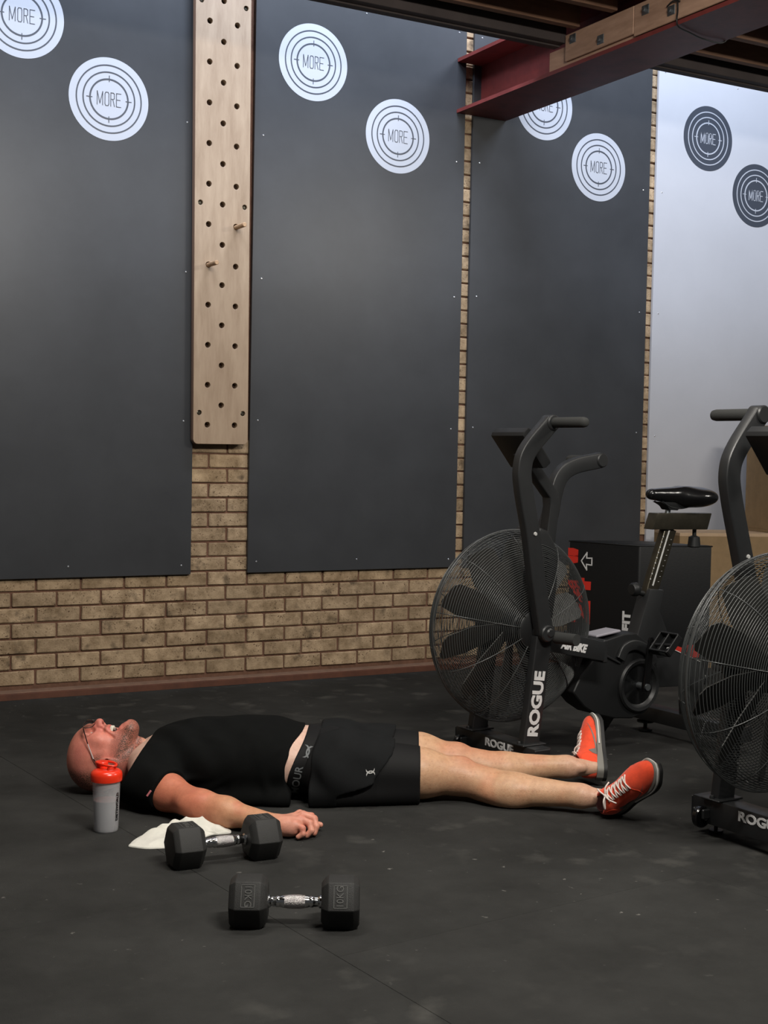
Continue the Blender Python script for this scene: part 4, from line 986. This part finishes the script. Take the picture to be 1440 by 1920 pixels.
for pi_, (f, lo, hi, h) in enumerate(pieces):
    g = Grid(lo, hi, h); V = f(g.P); V = np.maximum(V, -(g.P[..., 2] - 0.0035)) if pi_ else np.maximum(V, -(g.P[..., 2] - 0.0045))
    v, q = snet(g, V); x, y, z = v[:, 0], v[:, 1], v[:, 2]
    hh = np.zeros(len(v))
    if pi_ == 0:
        c = np.tile(V3(lin((224, 140, 122))), (len(v), 1))
        c = mixc(c, lin((206, 118, 108)), sm(-lumpy(v, 40, 1), -0.2, 0.6) * 0.6)
        hair = sm(0.100 - z, -0.005, 0.035) * sm(0.15 - x, 0, 0.03)
        
        side = np.exp(-(((x - 0.115) / 0.018) ** 2 + ((z - 0.128) / 0.022) ** 2)) * (np.abs(y) > 0.05)
        hh = np.clip(hair * 0.85 + side * 0.7, 0, 0.9)
        line = sm(x + 0.30 * (0.235 - z), 0.190, 0.216)
        jaw = line * sm(0.262 - x, 0.0, 0.022) * sm(z, 0.10, 0.165)
        st = sm(x, 0.140, 0.175) * sm(z, 0.085, 0.12) * sm(0.235 - x, 0, 0.03) * 0.45 * (np.abs(y) > 0.03)
        mst = np.exp(-(((x - 0.1285) / 0.004) ** 2)) * (z > 0.205) * (np.abs(y) < 0.03) * 0.5
        hh = np.clip(hh + jaw * 0.75 + st + mst, 0, 0.9)
        lip = np.maximum(np.exp(-(((x - 0.1410) / 0.0055) ** 2)), np.exp(-(((x - 0.1740) / 0.0045) ** 2))) * (z > 0.206) * (np.abs(y) < 0.029)
        c = mixc(c, lin((206, 104, 98)), lip * 0.8)
        ins = ((s_ell(v, (0.157, 0, 0.226), (0.0165, 0.029, 0.043)) < 0) & (z < 0.2135)); c = mixc(c, lin((70, 18, 16)), ins * 0.95)
        c = mixc(c, lin((226, 178, 146)), sm(x, 0.235, 0.262) * sm(z, 0.12, 0.17) * 0.8)
        nos = np.exp(-(((x - 0.120) / 0.005) ** 2 + ((np.abs(y) - 0.0068) / 0.004) ** 2)) * (z > 0.22); c = mixc(c, lin((90, 26, 24)), nos)
    elif pi_ in (1, 2):
        c = np.tile(V3(lin((206, 128, 100))), (len(v), 1)); c = mixc(c, lin((210, 156, 120)), sm(x, 0.46, 0.60))
        c = mixc(c, lin((226, 160, 138)), sm(x, 0.70, 0.76)); c = mixc(c, lin((206, 112, 92)), sm(lumpy(v, 60, 8), 0.1, 0.8) * 0.4)
        if pi_ == 1:
            kk = np.min([np.linalg.norm(v - V3(k), axis=1) for k in KN + PIPJ], axis=0); c = mixc(c, lin((214, 116, 98)), np.exp(-(kk / 0.012) ** 2) * 0.5)
    elif pi_ == 3: c = np.tile(V3(lin((226, 190, 172))), (len(v), 1))
    else:
        c = np.tile(V3(lin((208, 166, 132))), (len(v), 1)); c = mixc(c, lin((208, 146, 112)), sm(lumpy(v, 26, 4 + pi_), 0.0, 0.8) * 0.6)
        L_ = NL if pi_ == 4 else FL; kd = np.linalg.norm(v - (L_[1] + V3((0.02, 0, 0.05))), axis=1); c = mixc(c, lin((200, 124, 98)), np.exp(-(kd / 0.06) ** 2) * 0.6)
        c = mixc(c, lin((214, 172, 150)), sm(x, 1.62, 1.72) * 0.7)
        c = mixc(c, lin((170, 120, 88)), (lumpy(v, 300, 9) > 0.55) * 0.35)
    HS.append(hh); VS.append(v); FS.append(q + base); CS.append(np.clip(c, 0, 1)); base += len(v)
me = pd_mesh('person', np.concatenate(VS), np.concatenate(FS))
if len(me.vertices) == base:
    ca_ = me.color_attributes.new('Col', 'FLOAT_COLOR', 'POINT'); cc = np.ones((base, 4), np.float32); cc[:, :3] = np.concatenate(CS); ca_.data.foreach_set('color', cc.ravel())
    ha_ = me.attributes.new('Hair', 'FLOAT', 'POINT'); ha_.data.foreach_set('value', np.concatenate(HS).astype(np.float32))
man = obj('person', me, 'skin'); man.matrix_world = BO
tag(man, 'laughing bald man in black shirt, shorts and red shoes lying on his back', 'person')

def folds(P, s, amp, f=1.0):
    r_ = np.random.RandomState(s); out = 0
    for k in range(5):
        d = r_.randn(3) * np.array([18, 26, 26]) * f; d = d.astype(np.float32); out = out + np.sin(P @ d + 1.5 * np.sin(P @ (d[::-1] * 0.4)) + r_.rand() * 6)
    return out * amp / 3
def wrinkle(P):
    out = 0
    for (c, d, l, w, a) in SHIRT_FOLDS:
        q = P - V3(c); d = V3(d) / np.linalg.norm(d); t = q @ d; r = q - t[..., None] * d
        out = out - a * np.exp(-(t / l) ** 2) * np.exp(-((r * r).sum(-1)) / (w * w))
    return out
SHIRT_FOLDS = [((0.36, -0.15, 0.13), (1, 0.15, -0.15), 0.06, 0.014, 0.009), ((0.40, -0.165, 0.09), (1, 0.1, 0.1), 0.08, 0.013, 0.009), ((0.33, -0.12, 0.18), (0.7, 0.5, 0.5), 0.05, 0.014, 0.007),
    ((0.58, -0.14, 0.12), (0.3, 0, 1), 0.09, 0.014, 0.006), ((0.66, -0.13, 0.10), (-0.25, 0, 1), 0.08, 0.013, 0.007), ((0.50, -0.145, 0.07), (1, 0, 0.5), 0.08, 0.013, 0.007), ((0.69, -0.12, 0.15), (0.5, 0, 1), 0.06, 0.012, 0.006),
    ((0.45, -0.10, 0.205), (1, -0.4, 0.1), 0.07, 0.013, 0.005), ((0.29, -0.165, 0.12), (0.4, -0.3, -1), 0.05, 0.012, 0.006), ((0.31, -0.20, 0.10), (0.7, -0.5, 0.3), 0.05, 0.011, 0.006), ((0.62, -0.06, 0.235), (0.5, 1, 0), 0.08, 0.014, 0.005)]
def f_shirt(P):
    d = f_torso(P, 0.0125)
    sl = s_cone(P, SH + V3((-.01, 0, 0)), SH + (EL - SH) * 0.62, 0.080, 0.072); sl = smin(sl, s_cone(P, (0.235, -0.085, 0.075), SH, 0.060, 0.070), 0.04)
    sl = smax(sl, (P - (SH + (EL - SH) * 0.47)) @ ((EL - SH) / np.linalg.norm(EL - SH)), 0.006)
    fs_ = s_cone(P, FSH, FSH + (FEL - FSH) * 0.55, 0.082, 0.078); fs_ = smax(fs_, (P - (FSH + (FEL - FSH) * 0.5)) @ ((FEL - FSH) / np.linalg.norm(FEL - FSH)), 0.006)
    d = smin(smin(d, sl, 0.035), fs_, 0.035)
    # drape to the floor on the near flank
    d = smin(d, s_cone(P, (0.38, -0.128, 0.022), (0.74, -0.120, 0.022), 0.022, 0.024), 0.05)
    d = d + folds(P, 11, 0.0045) + wrinkle(P) + 0.0035 * np.sin(70 * (P[..., 0] * 0.8 + P[..., 1] * 0.6 + 0.4 * P[..., 2])) * np.exp(-((P[..., 0] - 0.40) ** 2) / 0.02) * (P[..., 1] < 0)
    # hem and collar
    z = P[..., 2]
    hem = 0.728 + 0.012 * sm(z, 0.12, 0.17) + 0.050 * sm(z, 0.17, 0.25) + 0.02 * sm(0.09 - z, 0.0, 0.06)
    d = smax(d, P[..., 0] - hem, 0.004)
    col = (P - V3((0.243, 0.006, 0.125))) @ V3((0.86, 0, -0.46))
    d = smax(d, -col, 0.005)
    return smax(d, 0.003 - P[..., 2], 0.003)
obj('t_shirt', sdf_mesh('t_shirt', f_shirt, (0.17, -0.42, 0.0), (0.83, 0.36, 0.275), 0.0045), 'shirt', man)
bm = bmnew(); e = (EL - SH) / np.linalg.norm(EL - SH); c0 = SH + (EL - SH) * 0.435
tg = march(f_shirt, [(0.320, -0.40, 0.108)], (0.02, 1.0, -0.28))[0]
box(bm, tg + V3((0, -0.001, 0)), (0.006, 0.003, 0.022), 0.0008, Matrix.Rotation(0.6, 3, 'Y')); obj('sleeve_tag', bm, 'pinktag', man)

def f_hips(P, o):
    d = f_torso(P, o); d = smin(d, s_cone(P, HN, NL[0], 0.100 + o, NR[0] + 0.004 + o), 0.05); d = smin(d, s_cone(P, HF, FL[0], 0.100 + o, NR[0] + 0.004 + o), 0.05)
    return d
def band_edge(z): return 0.734 + 0.012 * sm(z, 0.06, 0.14) + 0.050 * sm(z, 0.10, 0.25)
def f_band(P):
    d = f_torso(P, 0.006); x = P[..., 0]; e = band_edge(P[..., 2])
    return smax(smax(d, e - x, 0.003), smax(x - e - 0.055, 0.003 - P[..., 2], 0.003), 0.003)
wb = obj('waistband', sdf_mesh('waistband', f_band, (0.72, -0.19, 0.0), (0.90, 0.28, 0.27), 0.0040), 'lycra', man)
def f_under(P):
    d = f_hips(P, 0.006); x = P[..., 0]; d = smin(d, s_cone(P, (0.84, -0.122, 0.030), (1.16, -0.060, 0.028), 0.027, 0.022), 0.05)
    return smax(smax(d, band_edge(P[..., 2]) + 0.04 - x, 0.003), smax(x - 1.166, 0.003 - P[..., 2], 0.003), 0.003)
obj('compression_shorts', sdf_mesh('compression_shorts', f_under, (0.75, -0.20, 0.0), (1.19, 0.40, 0.27), 0.0050), 'lycra', man)
def f_shorts(P):
    x, y, z = P[..., 0], P[..., 1], P[..., 2]
    d = f_hips(P, 0.017)
    d = smin(d, s_cone(P, (0.80, -0.120, 0.030), (1.08, -0.075, 0.030), 0.030, 0.026), 0.07)
    d = d + folds(P, 23, 0.0075) + 0.003 * np.sin(60 * (x * 0.5 - y * 0.3 + z))
    waist = band_edge(z) + 0.042 + 0.030 * sm(0.19 - z, 0.0, 0.10)
    hem = 1.072 - 0.0 * z + 0.018 * sm(z, 0.15, 0.22)
    # slit at the near side seam: hem swings back to a point
    sl = np.where(y < 0.06, np.maximum(0, 0.165 - z) * 0.75, 0); hem = hem - np.minimum(sl, 0.055)
    cut = np.where(y < 0.06, sm(0.085 - z, 0.0, 0.05), 0) * 0.12; hem = hem - cut
    return smax(smax(d, waist - x, 0.004), smax(x - hem, 0.003 - z, 0.003), 0.004)
sh = obj('shorts', sdf_mesh('shorts', f_shorts, (0.76, -0.23, 0.0), (1.12, 0.42, 0.29), 0.0050), 'shorts', man)
# prints
def logo(scale):
    """two mirrored curved strokes crossing, like the mark on the clothes"""
    bm = bmnew(); n = 12
    for s in (1, -1):
        L = []
        for k in range(n + 1):
            a = math.radians(-62 + 124 * k / n); w = 0.16 + 0.16 * abs(k / n - 0.5) * 2
            L.append(((math.sin(a) * 1.12), s * (1.28 - math.cos(a) * 1.50), w * 0.75))
        for (a, b) in zip(L[:-1], L[1:]):
            q = [bm.verts.new((a[0], a[1] - a[2], 0)), bm.verts.new((b[0], b[1] - b[2], 0)), bm.verts.new((b[0], b[1] + b[2], 0)), bm.verts.new((a[0], a[1] + a[2], 0))]; bm.faces.new(q)
    bmesh.ops.scale(bm, vec=(scale, scale, scale), verts=bm.verts); me = bpy.data.meshes.new('logo'); bm.to_mesh(me); bm.free(); return me
vd = (0, 1, -0.12)
me = text_mesh('ARMOUR', 0.034, 0.0006, 0.0, sx=1.0); obj('lettering', drape(me, frame_m((0.7625, -0.25, 0.075), (0.20, 0, 1), (-1, 0, 0.20)), f_band, vd), 'greyprint', wb)
me = logo(0.018); obj('print_mark', drape(me, frame_m((0.800, -0.25, 0.172), (0.20, 0, 1), (-1, 0, 0.20)), f_band, (0, 1, 0)), 'greyprint', wb)
me = logo(0.014); obj('print_mark', drape(me, frame_m((1.004, -0.25, 0.118), (1, 0, 0.1), (-0.1, 0, 1)), f_shorts, (0, 1, 0)), 'silverprint', sh)

# eyes, teeth, spectacles
for s in (-1, 1):
    bm = bmnew(); bmesh.ops.create_uvsphere(bm, u_segments=20, v_segments=12, radius=0.0105); bmesh.ops.translate(bm, vec=(0.0862, s * 0.031, 0.1985), verts=bm.verts); obj('eye', bm, 'eyewhite', man, smooth=3.0)
for (xx, sgn, lb) in ((0.1480, 1, 'teeth'), (0.1700, -1, 'teeth')):
    bm = bmnew()
    for k in range(8):
        a = (k - 3.5) / 3.5; box(bm, (xx, a * 0.0195, (0.2205 if sgn > 0 else 0.2165) - 0.009 * a * a), (0.0115 if sgn > 0 else 0.005, 0.0050, 0.0110 if sgn > 0 else 0.006), 0.0014, Matrix.Rotation(-a * 0.5, 3, 'X'))
    obj('teeth', bm, 'teeth', man, smooth=1.0)
gl = empty('spectacles', parent=man)
bm = bmnew()
for s in (-1, 1):
    L = [(0.062 + 0.0, s * 0.010), (0.061, s * 0.034), (0.064, s * 0.060), (0.076, s * 0.066), (0.092, s * 0.058), (0.097, s * 0.034), (0.090, s * 0.013)]
    P_ = catmull([(x, y, 0.2395 - 2.2 * y * y) for x, y in L + L[:1]], 5)[:-1]; tube(bm, P_, 0.0013, 8, closed=True)
tube(bm, catmull([(0.070, -0.011, 0.239), (0.067, 0, 0.242), (0.070, 0.011, 0.239)], 4), 0.0013, 8)
obj('rim', bm, 'frame', gl, smooth=2.0)
for s in (-1, 1):
    bm = bmnew(); P_ = catmull([(x, y, 0.2395 - 2.2 * y * y) for x, y in [(0.062, s * 0.010), (0.061, s * 0.034), (0.064, s * 0.060), (0.076, s * 0.066), (0.092, s * 0.058), (0.097, s * 0.034), (0.090, s * 0.013), (0.062, s * 0.010)]], 4)[:-1]
    bm.faces.new([bm.verts.new(p) for p in P_]); obj('lens', bm, 'lens', gl)
    a = Vector((0.066, s * 0.066, 0.229)); b_ = Vector((0.084, s * 0.0775, 0.180)); c_ = Vector((0.104, s * 0.0815, 0.132)); e_ = Vector((0.122, s * 0.0835, 0.108))
    for (p, q, m_) in ((a, b_, 'frame'), (b_, c_, 'framewhite'), (c_, e_, 'frame')):
        bm = bmnew(); tube(bm, [p, q], 1.0, up=(0, 1, 0), sec=rsec(0.0034, 0.0020, 0.0008)); obj('temple', bm, m_, gl, smooth=1.0)

# shoes (local: X heel to toe, Y side, Z up from the sole)
def f_upper(P):
    d = s_ell(P, (0.050, 0, 0.055), (0.046, 0.033, 0.050))
    d = smin(d, s_ell(P, (0.195, 0.004, 0.040), (0.092, 0.046, 0.034)), 0.04)
    d = smin(d, s_cone(P, (0.075, 0, 0.066), (0.19, 0.002, 0.046), 0.036, 0.030), 0.03)
    d = smin(d, s_cone(P, (0.050, 0, 0.060), (0.045, 0, 0.090), 0.034, 0.031), 0.02)
    d = smax(d, 0.020 - P[..., 2], 0.003)
    d = smax(d, (P - V3((0.05, 0, 0.094))) @ V3((-0.30, 0, 0.954)), 0.006)
    return smax(d, -s_ell(P, (0.047, 0, 0.105), (0.038, 0.025, 0.040)), 0.006)
UP = sdf_mesh('shoe_upper', f_upper, (-0.005, -0.055, 0.01), (0.30, 0.055, 0.115), 0.0028); UP.materials.append(M['suede'])
def sole_poly(g=0.0):
    out = [(0.0 - g, 0.0), (0.012, 0.028 + g), (0.05, 0.035 + g), (0.11, 0.034 + g), (0.17, 0.043 + g), (0.22, 0.047 + g), (0.262, 0.038 + g), (0.287 + g, 0.014), (0.290 + g, 0.0), (0.284 + g, -0.020), (0.258, -0.040 - g), (0.21, -0.046 - g), (0.15, -0.038 - g), (0.10, -0.033 - g), (0.05, -0.034 - g), (0.012, -0.027 - g)]
    return [(p.x, p.y) for p in catmull([(a, b, 0) for a, b in out + out[:1]], 4)[:-1]]
def shoe(mtx, side):
    so = obj('shoe', UP, None, man); so.matrix_local = mtx
    bm = bmnew(); prism(bm, sole_poly(0.0015), 0.012, 0.030, 'z', 0.003, 2)
    for v in bm.verts: v.co.z += 0.012 * sm(np.array([v.co.x]), 0.22, 0.29)[0] + 0.006 * sm(np.array([0.10 - v.co.x]), 0, 0.06)[0] * (v.co.z > 0.02)
    obj('midsole', bm, 'midsole', so, smooth=0.6)
    bm = bmnew(); prism(bm, sole_poly(0.003), 0.0, 0.0125, 'z', 0.002, 2)
    for v in bm.verts: v.co.z += 0.012 * sm(np.array([v.co.x]), 0.22, 0.29)[0]
    obj('outsole', bm, 'outsole', so, smooth=0.6)
    bm = bmnew()
    P_ = [Vector((x, y, 0.022 + 0.012 * sm(np.array([x]), 0.22, 0.29)[0])) for x, y in sole_poly(0.0035) if x > 0.12]
    k0 = max(range(len(P_)), key=lambda k: (P_[k] - P_[k - 1]).length); P_ = P_[k0:] + P_[:k0]
    tube(bm, P_, 1.0, up=(0, 0, 1), sec=rsec(0.004, 0.005, 0.001)); obj('sole_stripe', bm, 'whiterubber', so, smooth=1.0)
    bm = bmnew(); box(bm, (0.258, 0, 0.058), (0.02, 0.006, 0.002), 0.0005)
    bm.free()
    # tongue
    bm = bmnew(); lathe(bm, [(0.0275, 0.094), (0.0255, 0.093), (0.024, 0.070)], 24, 'z', (0.047, 0, 0)); bm.free()
    # laces: crossings over the instep
    def top(x, y): return march(f_upper, [(x, y, 0.16)], (0, 0, -1))[0]
    bm = bmnew()
    for k in range(6):
        x = 0.098 + 0.0165 * k; w = 0.021 + 0.0006 * k; sgn = 1 if k % 2 else -1
        for (xa, xb) in ((x, x + 0.0125),):
            L = []
            for q in range(7):
                u = q / 6; p = top(xa + (xb - xa) * u, (u * 2 - 1) * w * sgn); L.append((p[0], p[1], p[2] + 0.0022))
            tube(bm, L, 0.0026, 6); L = []
            for q in range(7):
                u = q / 6; p = top(xa + (xb - xa) * u, -(u * 2 - 1) * w * sgn); L.append((p[0], p[1], p[2] + 0.0035))
            tube(bm, L, 0.0026, 6)
    p = top(0.098, 0.0)
    for s in (-1, 1):
        tube(bm, catmull([(p[0], 0, p[2] + 0.006), (p[0] - 0.006, s * 0.018, p[2] + 0.016), (p[0] - 0.022, s * 0.034, p[2] + 0.008), (p[0] - 0.020, s * 0.024, p[2] + 0.004), (p[0], 0, p[2] + 0.006)], 5), 0.0028, 6)
        tube(bm, catmull([(p[0], 0, p[2] + 0.006), (p[0] + 0.012, s * 0.020, p[2] + 0.006), (p[0] + 0.020, s * 0.036, p[2] - 0.010)], 5), 0.0026, 6)
    bmesh.ops.create_icosphere(bm, subdivisions=2, radius=0.0055, matrix=Matrix.Translation((p[0], 0, p[2] + 0.006)))
    obj('lace', bm, 'lace', so, smooth=2.0)
    # side marks
    sw = [(0.235, 0.060), (0.17, 0.046), (0.125, 0.0375), (0.098, 0.036), (0.085, 0.041), (0.083, 0.052), (0.090, 0.063), (0.078, 0.050), (0.076, 0.036), (0.086, 0.029), (0.110, 0.028), (0.16, 0.038)]
    for s in (-1, 1):
        bm = bmnew(); vs = [bm.verts.new((x, 0, z)) for x, z in sw]; bm.faces.new(vs)
        bmesh.ops.triangulate(bm, faces=bm.faces[:]); bmesh.ops.subdivide_edges(bm, edges=bm.edges[:], cuts=3, use_grid_fill=True)
        me = bpy.data.meshes.new('side_mark'); bm.to_mesh(me); bm.free()
        me = drape(me, Matrix.Translation((0, s * 0.09, 0)), f_upper, (0, -s, 0), 0.0011); obj('side_mark', me, 'swoosh', so)
    # stitched overlay seams
    bm = bmnew()
    for s in (-1, 1):
        for path in ([(0.055, 0.092), (0.075, 0.080), (0.078, 0.060), (0.070, 0.034)], [(0.19, 0.078), (0.205, 0.060), (0.200, 0.040), (0.215, 0.030)]):
            Q = catmull([(x, s * 0.09, z) for x, z in path], 5); Q = march(f_upper, [tuple(v) for v in Q], (0, -s, 0)); tube(bm, [Vector(v) for v in Q], 0.0011, 5)
    obj('seam', bm, 'suede', so, smooth=2.0)
    bm = bmnew(); lathe(bm, [(0.030, 0.090), (0.026, 0.092), (0.024, 0.085), (0.024, 0.060)], 24, 'z', (0.047, 0, 0)); bmesh.ops.scale(bm, vec=(1.0, 1.0, 1.0), verts=bm.verts); obj('collar_lining', bm, 'lining', so, smooth=1.0)
    return so
def shoe_m(heel, D, U):
    D = Vector(D).normalized(); U = Vector(U); Y = U.cross(D).normalized(); U = D.cross(Y)
    m = Matrix((D, Y, U)).transposed().to_4x4(); m.translation = Vector(heel); return m
shoe(shoe_m((1.820, 0.200, 0.036), (0.03, 0.82, 0.57), (-1, 0.03, 0.06)), 1)
shoe(shoe_m((1.800, -0.118, 0.016), (0.34, -0.62, 0.58), (-0.66, -0.42, 0.10)), -1)
